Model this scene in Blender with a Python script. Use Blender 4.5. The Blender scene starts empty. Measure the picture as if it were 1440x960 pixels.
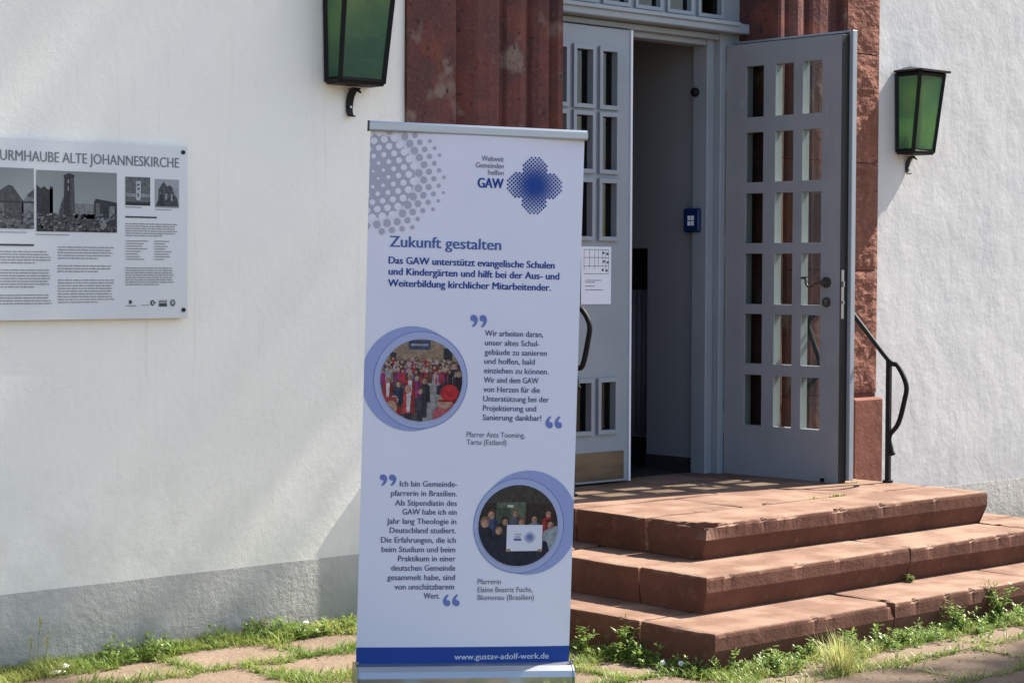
import bpy, bmesh, math, random
from mathutils import Vector, Matrix, noise as mn
random.seed(7)
SC = bpy.context.scene
COL = SC.collection

# ---------------------------------------------------------------- camera
cam_d = bpy.data.cameras.new("camera"); cam = bpy.data.objects.new("camera", cam_d); COL.objects.link(cam)
FW = Vector((0.66846513, 0.74295285, -0.0342845)); RT = Vector((0.74347544, -0.66875135, 0.00398671)); UP = RT.cross(FW)
m = Matrix((RT, UP, -FW)).transposed().to_4x4(); m.translation = Vector((0, -7.26968758, 1.59719721))
cam.matrix_world = m
cam_d.sensor_width = 36; cam_d.lens = 2804.975 / 1440 * 36
cam_d.clip_start = 0.1; cam_d.clip_end = 1000
SC.camera = cam
# ---------------------------------------------------------------- light
SUN = Vector((1, -0.14, 1.07)).normalized()
w = bpy.data.worlds.new("World"); SC.world = w; w.use_nodes = True
nt = w.node_tree; bg = nt.nodes["Background"]
sky = nt.nodes.new("ShaderNodeTexSky"); sky.sky_type = 'NISHITA'; sky.sun_disc = False
sky.sun_elevation = math.asin(SUN.z); sky.sun_rotation = math.atan2(SUN.x, SUN.y)
sky.air_density = 1.0; sky.dust_density = 1.5; sky.ozone_density = 1.2
nt.links.new(sky.outputs[0], bg.inputs[0]); bg.inputs[1].default_value = 0.085
sd = bpy.data.lights.new("sun", 'SUN'); sd.energy = 4.4; sd.angle = math.radians(0.5); sd.color = (1, .94, .85)
sun = bpy.data.objects.new("sun", sd); COL.objects.link(sun)
sun.rotation_euler = SUN.to_track_quat('Z', 'Y').to_euler(); sun.location = (12, -6, 12)
SC.view_settings.view_transform = 'Standard'; SC.view_settings.look = 'None'
SC.view_settings.exposure = 1.8; SC.view_settings.gamma = 1

CX = 7.6257       # middle of the doorway along the wall

# ---------------------------------------------------------------- materials
def mat(name, color=(.5, .5, .5), rough=.7, metal=0, spec=.3, noise=None, bump=None, var=0.0, extra=None, coat=0):
    M = bpy.data.materials.new(name); M.use_nodes = True
    t = M.node_tree; b = t.nodes["Principled BSDF"]
    b.inputs['Base Color'].default_value = (*color, 1); b.inputs['Roughness'].default_value = rough
    b.inputs['Metallic'].default_value = metal; b.inputs['Specular IOR Level'].default_value = spec
    if coat: b.inputs['Coat Weight'].default_value = coat
    geo = t.nodes.new("ShaderNodeNewGeometry")
    pos = geo.outputs['Position']
    if noise:   # list of (scale, lowcolor, lo, hi) layered mixes
        prev = None
        for (sc, col, lo, hi, det) in noise:
            n = t.nodes.new("ShaderNodeTexNoise"); n.inputs['Scale'].default_value = 1; n.inputs['Detail'].default_value = det
            vm = t.nodes.new("ShaderNodeVectorMath"); vm.operation = 'MULTIPLY'
            vm.inputs[1].default_value = sc if isinstance(sc, tuple) else (sc, sc, sc)
            t.links.new(pos, vm.inputs[0]); t.links.new(vm.outputs[0], n.inputs['Vector'])
            r = t.nodes.new("ShaderNodeMapRange"); r.inputs[1].default_value = lo; r.inputs[2].default_value = hi
            t.links.new(n.outputs['Fac'], r.inputs[0])
            mx = t.nodes.new("ShaderNodeMix"); mx.data_type = 'RGBA'
            t.links.new(r.outputs[0], mx.inputs['Factor'])
            if prev is None: mx.inputs['A'].default_value = (*color, 1)
            else: t.links.new(prev, mx.inputs['A'])
            mx.inputs['B'].default_value = (*col, 1)
            prev = mx.outputs['Result']
        t.links.new(prev, b.inputs['Base Color'])
    if var:
        oi = t.nodes.new("ShaderNodeObjectInfo"); r = t.nodes.new("ShaderNodeMapRange")
        r.inputs[3].default_value = 1 - var; r.inputs[4].default_value = 1 + var
        t.links.new(oi.outputs['Random'], r.inputs[0])
        mx = t.nodes.new("ShaderNodeVectorMath"); mx.operation = 'SCALE'
        src = b.inputs['Base Color'].links[0].from_socket if b.inputs['Base Color'].links else None
        if src: t.links.new(src, mx.inputs[0])
        else: mx.inputs[0].default_value = color
        t.links.new(r.outputs[0], mx.inputs['Scale']); t.links.new(mx.outputs[0], b.inputs['Base Color'])
    if bump:    # list of (scale, distance, detail[, 'v'])
        prevn = None
        for bb in bump:
            sc, dist, det = bb[:3]
            vm = t.nodes.new("ShaderNodeVectorMath"); vm.operation = 'MULTIPLY'
            vm.inputs[1].default_value = sc if isinstance(sc, tuple) else (sc, sc, sc)
            t.links.new(pos, vm.inputs[0])
            if len(bb) > 3:
                n = t.nodes.new("ShaderNodeTexVoronoi"); out = n.outputs['Distance']
            else:
                n = t.nodes.new("ShaderNodeTexNoise"); n.inputs['Detail'].default_value = det; out = n.outputs['Fac']
            n.inputs['Scale'].default_value = 1
            t.links.new(vm.outputs[0], n.inputs['Vector'])
            bp = t.nodes.new("ShaderNodeBump"); bp.inputs['Distance'].default_value = dist; bp.inputs['Strength'].default_value = 1
            t.links.new(out, bp.inputs['Height'])
            if prevn: t.links.new(prevn, bp.inputs['Normal'])
            prevn = bp.outputs[0]
        t.links.new(prevn, b.inputs['Normal'])
    return M

def glass_mat(name, tint, gloss=.12, rough=.02):
    M = bpy.data.materials.new(name); M.use_nodes = True; t = M.node_tree
    t.nodes.remove(t.nodes["Principled BSDF"]); out = t.nodes["Material Output"]
    tr = t.nodes.new("ShaderNodeBsdfTransparent"); tr.inputs[0].default_value = (*tint, 1)
    gl = t.nodes.new("ShaderNodeBsdfGlossy"); gl.inputs['Roughness'].default_value = rough
    fr = t.nodes.new("ShaderNodeLayerWeight"); fr.inputs[0].default_value = .5
    pw = t.nodes.new("ShaderNodeMath"); pw.operation = 'POWER'; pw.inputs[1].default_value = 4.5
    t.links.new(fr.outputs['Facing'], pw.inputs[0])
    ad = t.nodes.new("ShaderNodeMath"); ad.operation = 'MULTIPLY_ADD'; ad.inputs[1].default_value = .8; ad.inputs[2].default_value = gloss; ad.use_clamp = True
    t.links.new(pw.outputs[0], ad.inputs[0])
    mx = t.nodes.new("ShaderNodeMixShader"); t.links.new(ad.outputs[0], mx.inputs[0])
    t.links.new(tr.outputs[0], mx.inputs[1]); t.links.new(gl.outputs[0], mx.inputs[2]); t.links.new(mx.outputs[0], out.inputs[0])
    return M

def leaf_mat(name, c1, c2, trans=.35, rough=.45):
    M = bpy.data.materials.new(name); M.use_nodes = True; t = M.node_tree
    b = t.nodes["Principled BSDF"]; out = t.nodes["Material Output"]
    at = t.nodes.new("ShaderNodeAttribute"); at.attribute_name = "tone"
    mx = t.nodes.new("ShaderNodeMix"); mx.data_type = 'RGBA'
    mx.inputs['A'].default_value = (*c1, 1); mx.inputs['B'].default_value = (*c2, 1)
    t.links.new(at.outputs['Fac'], mx.inputs['Factor']); t.links.new(mx.outputs['Result'], b.inputs['Base Color'])
    b.inputs['Roughness'].default_value = rough; b.inputs['Specular IOR Level'].default_value = .3
    tl = t.nodes.new("ShaderNodeBsdfTranslucent"); t.links.new(mx.outputs['Result'], tl.inputs[0])
    ms = t.nodes.new("ShaderNodeMixShader"); ms.inputs[0].default_value = trans
    t.links.new(b.outputs[0], ms.inputs[1]); t.links.new(tl.outputs[0], ms.inputs[2]); t.links.new(ms.outputs[0], out.inputs[0])
    return M

M_STUCCO_R = mat("rough_white_render", (.545, .54, .52), .9, spec=.1,  # right wall colour lowered to offset the direct sun on it
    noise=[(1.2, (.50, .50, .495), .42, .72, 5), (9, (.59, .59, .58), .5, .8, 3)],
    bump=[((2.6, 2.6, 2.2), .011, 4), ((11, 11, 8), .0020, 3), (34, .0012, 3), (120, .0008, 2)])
M_STUCCO_L = mat("smooth_white_render", (.81, .79, .715), .9, spec=.1,  # left wall colour raised to make up for its shade
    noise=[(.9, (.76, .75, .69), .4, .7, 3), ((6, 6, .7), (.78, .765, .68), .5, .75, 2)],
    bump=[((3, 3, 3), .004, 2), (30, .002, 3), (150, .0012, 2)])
M_PLINTH = mat("grey_plinth_paint", (.47, .455, .42), .9, spec=.1,
    noise=[(2.2, (.42, .41, .38), .4, .7, 4), (14, (.50, .485, .445), .55, .75, 3)],
    bump=[(5, .010, 3), (34, .004, 3), (150, .0018, 2)])
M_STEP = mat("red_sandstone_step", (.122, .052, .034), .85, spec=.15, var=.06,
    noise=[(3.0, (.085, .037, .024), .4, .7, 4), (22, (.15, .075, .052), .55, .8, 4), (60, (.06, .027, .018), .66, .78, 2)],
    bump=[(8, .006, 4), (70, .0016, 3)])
def tread_wear_side_shade(M, col, c2):
    """foot-worn, dusty upper faces kept pale; sides coloured darker to deepen their shade"""
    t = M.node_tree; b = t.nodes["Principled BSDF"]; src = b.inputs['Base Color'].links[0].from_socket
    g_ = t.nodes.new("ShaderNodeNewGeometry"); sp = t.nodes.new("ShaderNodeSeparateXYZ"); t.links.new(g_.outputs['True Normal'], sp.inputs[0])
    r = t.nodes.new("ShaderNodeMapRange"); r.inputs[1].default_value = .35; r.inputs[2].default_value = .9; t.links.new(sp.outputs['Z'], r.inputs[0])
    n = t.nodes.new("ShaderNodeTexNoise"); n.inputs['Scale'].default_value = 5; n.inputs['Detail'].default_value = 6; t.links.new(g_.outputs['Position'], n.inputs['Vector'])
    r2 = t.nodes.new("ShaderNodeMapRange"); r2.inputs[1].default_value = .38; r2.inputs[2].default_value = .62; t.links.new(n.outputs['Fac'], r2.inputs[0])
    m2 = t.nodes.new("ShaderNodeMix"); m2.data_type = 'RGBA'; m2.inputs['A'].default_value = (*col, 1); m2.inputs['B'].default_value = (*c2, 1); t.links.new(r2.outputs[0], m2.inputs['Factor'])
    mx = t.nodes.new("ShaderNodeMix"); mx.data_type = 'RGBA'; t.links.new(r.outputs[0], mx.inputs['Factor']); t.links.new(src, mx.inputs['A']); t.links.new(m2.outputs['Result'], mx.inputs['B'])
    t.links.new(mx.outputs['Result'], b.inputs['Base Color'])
tread_wear_side_shade(M_STEP, (.158, .090, .062), (.245, .155, .110))
def weather(M, col, top, amt):
    """splash dirt above the ground and thin irregular run marks: stains that belong to the wall"""
    t = M.node_tree; b = t.nodes["Principled BSDF"]; src = b.inputs['Base Color'].links[0].from_socket
    g_ = t.nodes.new("ShaderNodeNewGeometry"); sp = t.nodes.new("ShaderNodeSeparateXYZ"); t.links.new(g_.outputs['Position'], sp.inputs[0])
    n = t.nodes.new("ShaderNodeTexNoise"); n.inputs['Scale'].default_value = 6; n.inputs['Detail'].default_value = 7; n.inputs['Roughness'].default_value = .65; t.links.new(g_.outputs['Position'], n.inputs['Vector'])
    r = t.nodes.new("ShaderNodeMapRange"); r.inputs[1].default_value = 0; r.inputs[2].default_value = top; r.inputs[3].default_value = .62; r.inputs[4].default_value = 0; t.links.new(sp.outputs['Z'], r.inputs[0])
    ad = t.nodes.new("ShaderNodeMath"); ad.operation = 'ADD'; t.links.new(r.outputs[0], ad.inputs[0]); t.links.new(n.outputs['Fac'], ad.inputs[1])
    r2 = t.nodes.new("ShaderNodeMapRange"); r2.inputs[1].default_value = .62; r2.inputs[2].default_value = 1.15; r2.inputs[4].default_value = amt; t.links.new(ad.outputs[0], r2.inputs[0])
    n3 = t.nodes.new("ShaderNodeTexNoise"); n3.inputs['Scale'].default_value = 1; n3.inputs['Detail'].default_value = 4
    v3 = t.nodes.new("ShaderNodeVectorMath"); v3.operation = 'MULTIPLY'; v3.inputs[1].default_value = (26, 26, 1.1); t.links.new(g_.outputs['Position'], v3.inputs[0]); t.links.new(v3.outputs[0], n3.inputs['Vector'])
    r3 = t.nodes.new("ShaderNodeMapRange"); r3.inputs[1].default_value = .60; r3.inputs[2].default_value = .78; r3.inputs[4].default_value = amt*.45; t.links.new(n3.outputs['Fac'], r3.inputs[0])
    vo = t.nodes.new("ShaderNodeTexVoronoi"); vo.feature = 'DISTANCE_TO_EDGE'; vo.inputs['Scale'].default_value = .9
    nd = t.nodes.new("ShaderNodeTexNoise"); nd.inputs['Scale'].default_value = 4; nd.inputs['Detail'].default_value = 6; t.links.new(g_.outputs['Position'], nd.inputs['Vector'])
    vv = t.nodes.new("ShaderNodeVectorMath"); vv.operation = 'MULTIPLY_ADD'; vv.inputs[1].default_value = (.35, .35, .35); t.links.new(nd.outputs['Color'], vv.inputs[0]); t.links.new(g_.outputs['Position'], vv.inputs[2]); t.links.new(vv.outputs[0], vo.inputs['Vector'])
    r4 = t.nodes.new("ShaderNodeMapRange"); r4.inputs[1].default_value = .0; r4.inputs[2].default_value = .004; r4.inputs[3].default_value = amt*.22; r4.inputs[4].default_value = 0; t.links.new(vo.outputs['Distance'], r4.inputs[0])
    m1 = t.nodes.new("ShaderNodeMath"); m1.operation = 'MAXIMUM'; t.links.new(r2.outputs[0], m1.inputs[0]); t.links.new(r3.outputs[0], m1.inputs[1])
    m4 = t.nodes.new("ShaderNodeMath"); m4.operation = 'MAXIMUM'; t.links.new(m1.outputs[0], m4.inputs[0]); t.links.new(r4.outputs[0], m4.inputs[1])
    mx = t.nodes.new("ShaderNodeMix"); mx.data_type = 'RGBA'; t.links.new(m4.outputs[0], mx.inputs['Factor']); t.links.new(src, mx.inputs['A']); mx.inputs['B'].default_value = (*col, 1)
    t.links.new(mx.outputs['Result'], b.inputs['Base Color'])
weather(M_STUCCO_L, (.42, .41, .35), .9, .42); weather(M_STUCCO_R, (.30, .30, .28), .8, .45); weather(M_PLINTH, (.20, .19, .155), .32, .55)
M_PORTAL = mat("weathered_red_sandstone", (.118, .048, .042), .88, spec=.12, var=.06,
    noise=[(2.2, (.080, .040, .038), .4, .62, 5), (5.5, (.150, .054, .040), .48, .66, 6), (4.0, (.185, .135, .110), .585, .655, 9), (60, (.15, .075, .062), .56, .72, 4), (34, (.055, .028, .025), .60, .72, 5)],
    bump=[(11, .010, 5), (45, .003, 4), (120, .0012, 2)])
M_ROUGHST = mat("tooled_red_sandstone", (.20, .088, .062), .9, spec=.1, var=.07,
    noise=[(5, (.15, .062, .043), .4, .65, 4), (24, (.26, .125, .09), .52, .75, 4)],
    bump=[((16, 16, 24), .02, 4), ((60, 60, 80), .005, 3)])
M_PLAINST = mat("dressed_red_sandstone", (.19, .078, .052), .85, spec=.15,
    noise=[(4, (.14, .056, .038), .4, .65, 4), (26, (.23, .11, .075), .55, .75, 4)], bump=[(20, .003, 4), (90, .001, 2)])
M_PAINT = mat("grey_door_paint", (.275, .285, .305), .42, spec=.4, noise=[(3, (.24, .25, .268), .4, .7, 4), ((30, 30, 8), (.295, .305, .32), .6, .75, 4)], bump=[((60, 60, 4), .0004, 2)])
M_PAINTF = mat("light_grey_frame_paint", (.265, .295, .325), .45, spec=.4, noise=[(3, (.235, .265, .295), .4, .7, 3)], bump=[((50, 50, 6), .0004, 2)])
M_DARK = mat("dark_rebate", (.012, .011, .010), .6)
M_IRON = mat("black_wrought_iron", (.009, .009, .009), .62, spec=.2, bump=[(60, .001, 2)])
M_HANDLE = mat("aged_bronze", (.085, .08, .065), .45, metal=.6)
M_BLACK = mat("black_painted_metal", (.007, .007, .007), .6, spec=.2, bump=[(80, .0006, 2)])
M_STEEL = mat("galvanised_screw", (.32, .32, .33), .35, metal=.9)
M_ALU = mat("brushed_aluminium", (.42, .44, .46), .33, metal=.85, bump=[((3, 3, 400), .0002, 1)])
M_KICK = mat("brown_kick_plate", (.16, .125, .095), .34, metal=.75, noise=[((2, 2, 9), (.09, .07, .055), .4, .7, 3)])
M_GREEN = bpy.data.materials.new("green_lantern_glass"); M_GREEN.use_nodes = True
def _green(M):
    t = M.node_tree; b = t.nodes["Principled BSDF"]; out = t.nodes["Material Output"]
    geo = t.nodes.new("ShaderNodeNewGeometry"); n = t.nodes.new("ShaderNodeTexNoise"); n.inputs['Scale'].default_value = 2.5; n.inputs['Detail'].default_value = 2
    t.links.new(geo.outputs['Position'], n.inputs['Vector'])
    mx = t.nodes.new("ShaderNodeMix"); mx.data_type = 'RGBA'; mx.inputs['A'].default_value = (.13, .24, .185, 1); mx.inputs['B'].default_value = (.32, .40, .22, 1)
    r = t.nodes.new("ShaderNodeMapRange"); r.inputs[1].default_value = .4; r.inputs[2].default_value = .65
    t.links.new(n.outputs['Fac'], r.inputs[0]); t.links.new(r.outputs[0], mx.inputs['Factor']); t.links.new(mx.outputs['Result'], b.inputs['Base Color'])
    b.inputs['Roughness'].default_value = .18; b.inputs['Specular IOR Level'].default_value = .5
    tl = t.nodes.new("ShaderNodeBsdfTranslucent"); mul = t.nodes.new("ShaderNodeMix"); mul.data_type = 'RGBA'
    sc = t.nodes.new("ShaderNodeVectorMath"); sc.operation = 'SCALE'; sc.inputs['Scale'].default_value = 2.0
    t.links.new(mx.outputs['Result'], sc.inputs[0]); t.links.new(sc.outputs[0], tl.inputs[0])
    ms = t.nodes.new("ShaderNodeMixShader"); ms.inputs[0].default_value = .6
    t.links.new(b.outputs[0], ms.inputs[1]); t.links.new(tl.outputs[0], ms.inputs[2])
    tr = t.nodes.new("ShaderNodeBsdfTransparent"); tr.inputs[0].default_value = (.50, .66, .54, 1)
    m3 = t.nodes.new("ShaderNodeMixShader"); m3.inputs[0].default_value = .38
    t.links.new(ms.outputs[0], m3.inputs[1]); t.links.new(tr.outputs[0], m3.inputs[2]); t.links.new(m3.outputs[0], out.inputs[0])
    n2 = t.nodes.new("ShaderNodeTexNoise"); n2.inputs['Scale'].default_value = 26; t.links.new(geo.outputs['Position'], n2.inputs['Vector'])
    bp = t.nodes.new("ShaderNodeBump"); bp.inputs['Distance'].default_value = .004; t.links.new(n2.outputs['Fac'], bp.inputs['Height']); t.links.new(bp.outputs[0], b.inputs['Normal'])
_green(M_GREEN)
M_PANE = glass_mat("window_glass", (.76, .82, .79), .05)
M_PANED = glass_mat("dim_window_glass", (.30, .31, .30), .05)
M_GROUND = mat("sandy_ground", (.165, .125, .090), .95, spec=.05, noise=[(6, (.12, .09, .062), .4, .7, 5), (60, (.21, .17, .13), .5, .75, 3), (120, (.07, .05, .035), .62, .72, 2)], bump=[(30, .01, 4), (140, .004, 2)])
M_SLAB = mat("worn_sandstone_slab", (.185, .135, .098), .9, spec=.08, var=.08,
    noise=[(5, (.145, .105, .072), .4, .7, 4), (40, (.23, .175, .135), .52, .8, 4), (90, (.08, .055, .038), .64, .74, 2)],
    bump=[(7, .012, 4), (45, .006, 3), (150, .002, 2)])
M_GRASS = leaf_mat("grass_blades", (.13, .21, .03), (.38, .38, .11), .4)
M_WEED = leaf_mat("weed_leaves", (.09, .18, .035), (.26, .34, .08), .4, .35)
M_STRAW = leaf_mat("dry_grass", (.26, .33, .07), (.55, .50, .22), .4)
M_TREEL = leaf_mat("tree_leaves", (.045, .09, .02), (.08, .13, .03), .25)
M_BARK = mat("bark", (.12, .09, .06), .9, bump=[((12, 12, 3), .02, 4)])
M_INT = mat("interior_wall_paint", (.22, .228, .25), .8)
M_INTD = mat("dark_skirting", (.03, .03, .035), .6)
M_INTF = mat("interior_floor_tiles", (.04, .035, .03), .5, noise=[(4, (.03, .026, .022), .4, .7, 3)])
M_RAD = mat("radiator_enamel", (.25, .26, .29), .4)
M_BLUE = mat("blue_plastic", (.006, .020, .095), .4)
M_WHITEP = mat("white_print", (.75, .77, .82), .5)
M_PAPER = mat("white_paper", (.74, .76, .82), .8)
M_INK = mat("dark_ink", (.04, .04, .05), .7)
M_PEB = mat("pale_pebble", (.72, .70, .66), .7, bump=[(60, .002, 3)])
M_ROCK = mat("brown_stone_lump", (.20, .16, .13), .8, bump=[(40, .004, 3)])
def photo_ink(c):
    k = ('p',)+tuple(round(x, 3) for x in c)
    if k not in _flat:
        _flat[k] = mat("photo_ink", tuple(x*.55 for x in c), .5, spec=.25, noise=[(60, tuple(x*.95+.004 for x in c), .36, .66, 5), (170, tuple(x*.45 for x in c), .52, .72, 3)])
    return _flat[k]
_flat = {}
def flat(c, rough=.6):
    k = tuple(round(x, 3) for x in c)
    if k not in _flat: _flat[k] = mat("print_ink", tuple(x*.78 for x in k), rough, spec=.15)
    return _flat[k]

# ---------------------------------------------------------------- helpers
def link(o, parent=None):
    COL.objects.link(o)
    if parent is not None: o.parent = parent
    return o
def empty(name, loc=(0, 0, 0), mw=None):
    o = bpy.data.objects.new(name, None); COL.objects.link(o); o.empty_display_size = .1
    if mw is not None: o.matrix_world = mw
    else: o.location = loc
    return o
def tag(o, label=None, cat=None, group=None, kind=None):
    if label: o['label'] = label
    if cat: o['category'] = cat
    if group: o['group'] = group
    if kind: o['kind'] = kind
    return o
def mobj(name, bm, mats, parent=None, world=True, smooth=False):
    """mesh object; geometry given in world coordinates unless world=False (then local to parent)"""
    me = bpy.data.meshes.new(name)
    if isinstance(bm, bmesh.types.BMesh):
        bmesh.ops.recalc_face_normals(bm, faces=bm.faces) if not getattr(bm, 'keep', False) else None
        bm.to_mesh(me); bm.free()
    else:
        v, f = bm[:2]; me.from_pydata(v, [], f)
        if len(bm) > 2: me.polygons.foreach_set('material_index', bm[2])
    for mt in (mats if isinstance(mats, (list, tuple)) else [mats]): me.materials.append(mt)
    if parent is not None and world:
        me.transform(wm(parent).inverted())
    if smooth: me.polygons.foreach_set('use_smooth', [True] * len(me.polygons))
    me.update()
    o = bpy.data.objects.new(name, me); link(o, parent)
    return o
_wm = {}
def wm(o):
    m = o.matrix_basis.copy() if o.parent is None else wm(o.parent) @ o.matrix_basis
    return m
def box(bm, x0, x1, y0, y1, z0, z1, bev=0, mi=0):
    vs = [bm.verts.new(p) for p in ((x0,y0,z0),(x1,y0,z0),(x1,y1,z0),(x0,y1,z0),(x0,y0,z1),(x1,y0,z1),(x1,y1,z1),(x0,y1,z1))]
    fs = [bm.faces.new([vs[i] for i in q]) for q in ((0,3,2,1),(4,5,6,7),(0,1,5,4),(1,2,6,5),(2,3,7,6),(3,0,4,7))]
    for f in fs: f.material_index = mi
    if bev:
        es = list({e for f in fs for e in f.edges})
        bmesh.ops.bevel(bm, geom=es, offset=bev, segments=1, affect='EDGES')
def bx(name, x0, x1, y0, y1, z0, z1, mt, parent=None, bev=0, world=True):
    bm = bmesh.new(); box(bm, x0, x1, y0, y1, z0, z1, bev); return mobj(name, bm, mt, parent, world)
def tube(bm, pts, r, n=8, flatten=None, caps=True):
    """swept tube; r number or list"""
    pts = [Vector(p) for p in pts]; rings = []
    up0 = None
    for i, p in enumerate(pts):
        d = (pts[min(i+1, len(pts)-1)] - pts[max(i-1, 0)]).normalized()
        if up0 is None:
            a = Vector((0, 0, 1)) if abs(d.z) < .9 else Vector((1, 0, 0))
            s = d.cross(a).normalized()
        else: s = (up0 - d * up0.dot(d)).normalized()
        up0 = s; t = d.cross(s)
        rr = r[i] if isinstance(r, (list, tuple)) else r
        rings.append([bm.verts.new(p + (s * math.cos(k*2*math.pi/n) + t * math.sin(k*2*math.pi/n)) * rr) for k in range(n)])
    for a, b in zip(rings, rings[1:]):
        for k in range(n): bm.faces.new((a[k], a[(k+1) % n], b[(k+1) % n], b[k]))
    if caps: bm.faces.new(rings[0][::-1]); bm.faces.new(rings[-1])
def smoothpath(pts, n=6):
    P = [Vector(p) for p in pts]; P = [P[0]*2-P[1]] + P + [P[-1]*2-P[-2]]; out = []
    for i in range(1, len(P)-2):
        for k in range(n):
            t = k/n
            out.append(.5*((2*P[i]) + (-P[i-1]+P[i+1])*t + (2*P[i-1]-5*P[i]+4*P[i+1]-P[i+2])*t*t + (-P[i-1]+3*P[i]-3*P[i+1]+P[i+2])*t**3))
    out.append(P[-2]); return out
def cyl(bm, c, axis, r, h, n=20):
    a = Vector(axis).normalized(); c = Vector(c); tube(bm, [c, c + a*h], r, n)
def extr(bm, prof, z0, z1, nz=1, jit=0):
    """vertical extrusion of an XY polygon"""
    rings = []
    for i in range(nz+1):
        z = z0 + (z1-z0)*i/nz
        rings.append([bm.verts.new((x, y, z)) for x, y in prof])
    n = len(prof)
    for a, b in zip(rings, rings[1:]):
        for k in range(n): bm.faces.new((a[k], a[(k+1) % n], b[(k+1) % n], b[k]))
    bm.faces.new(rings[0][::-1]); bm.faces.new(rings[-1])
def lattice(bm, xs, zs, y0, y1, is_open, mapf=None):
    """solid sheet in xz with rectangular openings"""
    g = mapf or (lambda x, y, z: (x, y, z)); cache = {}
    def V(i, j, k):
        if (i, j, k) not in cache: cache[(i, j, k)] = bm.verts.new(g(xs[i], (y0, y1)[k], zs[j]))
        return cache[(i, j, k)]
    nx, nz = len(xs)-1, len(zs)-1
    sol = lambda i, j: 0 <= i < nx and 0 <= j < nz and not is_open(i, j)
    for i in range(nx):
        for j in range(nz):
            if not sol(i, j): continue
            bm.faces.new((V(i,j,0), V(i+1,j,0), V(i+1,j+1,0), V(i,j+1,0)))
            bm.faces.new((V(i,j,1), V(i,j+1,1), V(i+1,j+1,1), V(i+1,j,1)))
            if not sol(i-1, j): bm.faces.new((V(i,j,0), V(i,j+1,0), V(i,j+1,1), V(i,j,1)))
            if not sol(i+1, j): bm.faces.new((V(i+1,j,0), V(i+1,j,1), V(i+1,j+1,1), V(i+1,j+1,0)))
            if not sol(i, j-1): bm.faces.new((V(i,j,0), V(i,j,1), V(i+1,j,1), V(i+1,j,0)))
            if not sol(i, j+1): bm.faces.new((V(i,j+1,0), V(i+1,j+1,0), V(i+1,j+1,1), V(i,j+1,1)))
def ringframe(bm, x0, x1, z0, z1, wd, y0, y1):
    """raised frame round an opening"""
    lattice(bm, [x0-wd, x0, x1, x1+wd], [z0-wd, z0, z1, z1+wd], y0, y1, lambda i, j: i == 1 and j == 1)

# ---------------------------------------------------------------- ground
bm = bmesh.new()
S = 400
R = [(-S, -S), (S, -S), (S, S), (-S, S)]
bm.faces.new([bm.verts.new((x, y, -.032)) for x, y in R])
ground = mobj("ground", bm, M_GROUND); tag(ground, kind='structure')

# ---------------------------------------------------------------- church
church = empty("church_building", (CX, 0, 0))
tag(church, "white rendered church wall with a grey plinth and a red sandstone doorway", "church")
def cx(x): return CX + x
EO = 1.764
# walls: front panels butt against the sandstone
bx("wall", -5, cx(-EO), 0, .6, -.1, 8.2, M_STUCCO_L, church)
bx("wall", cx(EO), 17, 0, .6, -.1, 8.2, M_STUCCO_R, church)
bx("wall", cx(-EO), cx(EO), 0, .6, 4.35, 8.2, M_STUCCO_L, church)
bx("wall", 16.4, 17, .6, 10, -.1, 8.2, M_STUCCO_R, church)
bx("wall", -5, -4.4, .6, 10, -.1, 8.2, M_STUCCO_L, church)
bx("plinth", -5.01, cx(-EO)-.002, -.0015, 0.1, -.1, .303, M_PLINTH, church)
bx("plinth", cx(EO)+.002, 17.01, -.0015, 0.1, -.1, .303, M_PLINTH, church)
# moulded sandstone jambs, cut in courses
def jamb_profile(side, inner):
    P = [(1.764, .35), (1.764, -.018), (1.469, -.018), (1.457, -.006), (1.452, .045), (1.412, .055), (1.330, .006), (1.312, 0),
         (1.245, -.006), (1.188, -.001), (1.168, .010), (1.160, .032), (1.128, .032), (1.116, .010), (1.085, -.002), (1.045, -.010), (1.012, -.004),
         (.992, .008), (.980, .028), (.962, .028), (.950, .006)]
    if inner > .85: P += [(.93, -.006), (inner+.012, -.010), (inner, .004), (inner, .35)]
    else: P += [(.925, -.012), (.88, -.02), (.85, -.008), (.838, .012), (.826, -.006), (.812, -.03), (inner+.012, -.034), (inner, -.02), (inner, .35)]
    return [(cx(side*e), y) for e, y in P]
courses_r = [(.05, .52), (.523, .905), (.908, 1.62), (1.623, 2.24), (2.243, 2.868), (2.871, 3.33), (3.333, 3.80)]
courses_l = [(.05, .52), (.523, .905), (.908, 1.50), (1.503, 2.18), (2.183, 3.005), (3.008, 3.40), (3.403, 3.80)]
def pilaster_front(bm, x0, x1, z0, z1, seed, amp):
    nx, nz = 12, max(8, int((z1-z0)/.022)); V = []
    for j in range(nz+1):
        row = []
        for i in range(nx+1):
            x = x0+(x1-x0)*i/nx; z = z0+(z1-z0)*j/nz
            edge = min(1, min(i, nx-i, j, nz-j)*.7)
            d = mn.fractal(Vector((x*14, seed, z*20)), .8, 2.2, 4) * amp + mn.noise(Vector((x*5, seed*3, z*6)))*amp*1.1
            row.append(bm.verts.new((x, -.022 - (amp*.8 + d)*edge, z)))
        V.append(row)
    for j in range(nz):
        for i in range(nx): bm.faces.new((V[j][i], V[j][i+1], V[j+1][i+1], V[j+1][i]))
    # skirt
    for j in range(nz):
        for i in (0, nx):
            a, b = V[j][i], V[j+1][i]
            c, d = bm.verts.new((b.co.x, 0, b.co.z)), bm.verts.new((a.co.x, 0, a.co.z))
            bm.faces.new((a, b, c, d))
    for i in range(nx):
        for j in (0, nz):
            a, b = V[j][i], V[j][i+1]
            c, d = bm.verts.new((b.co.x, 0, b.co.z)), bm.verts.new((a.co.x, 0, a.co.z))
            bm.faces.new((a, b, c, d))
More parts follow.
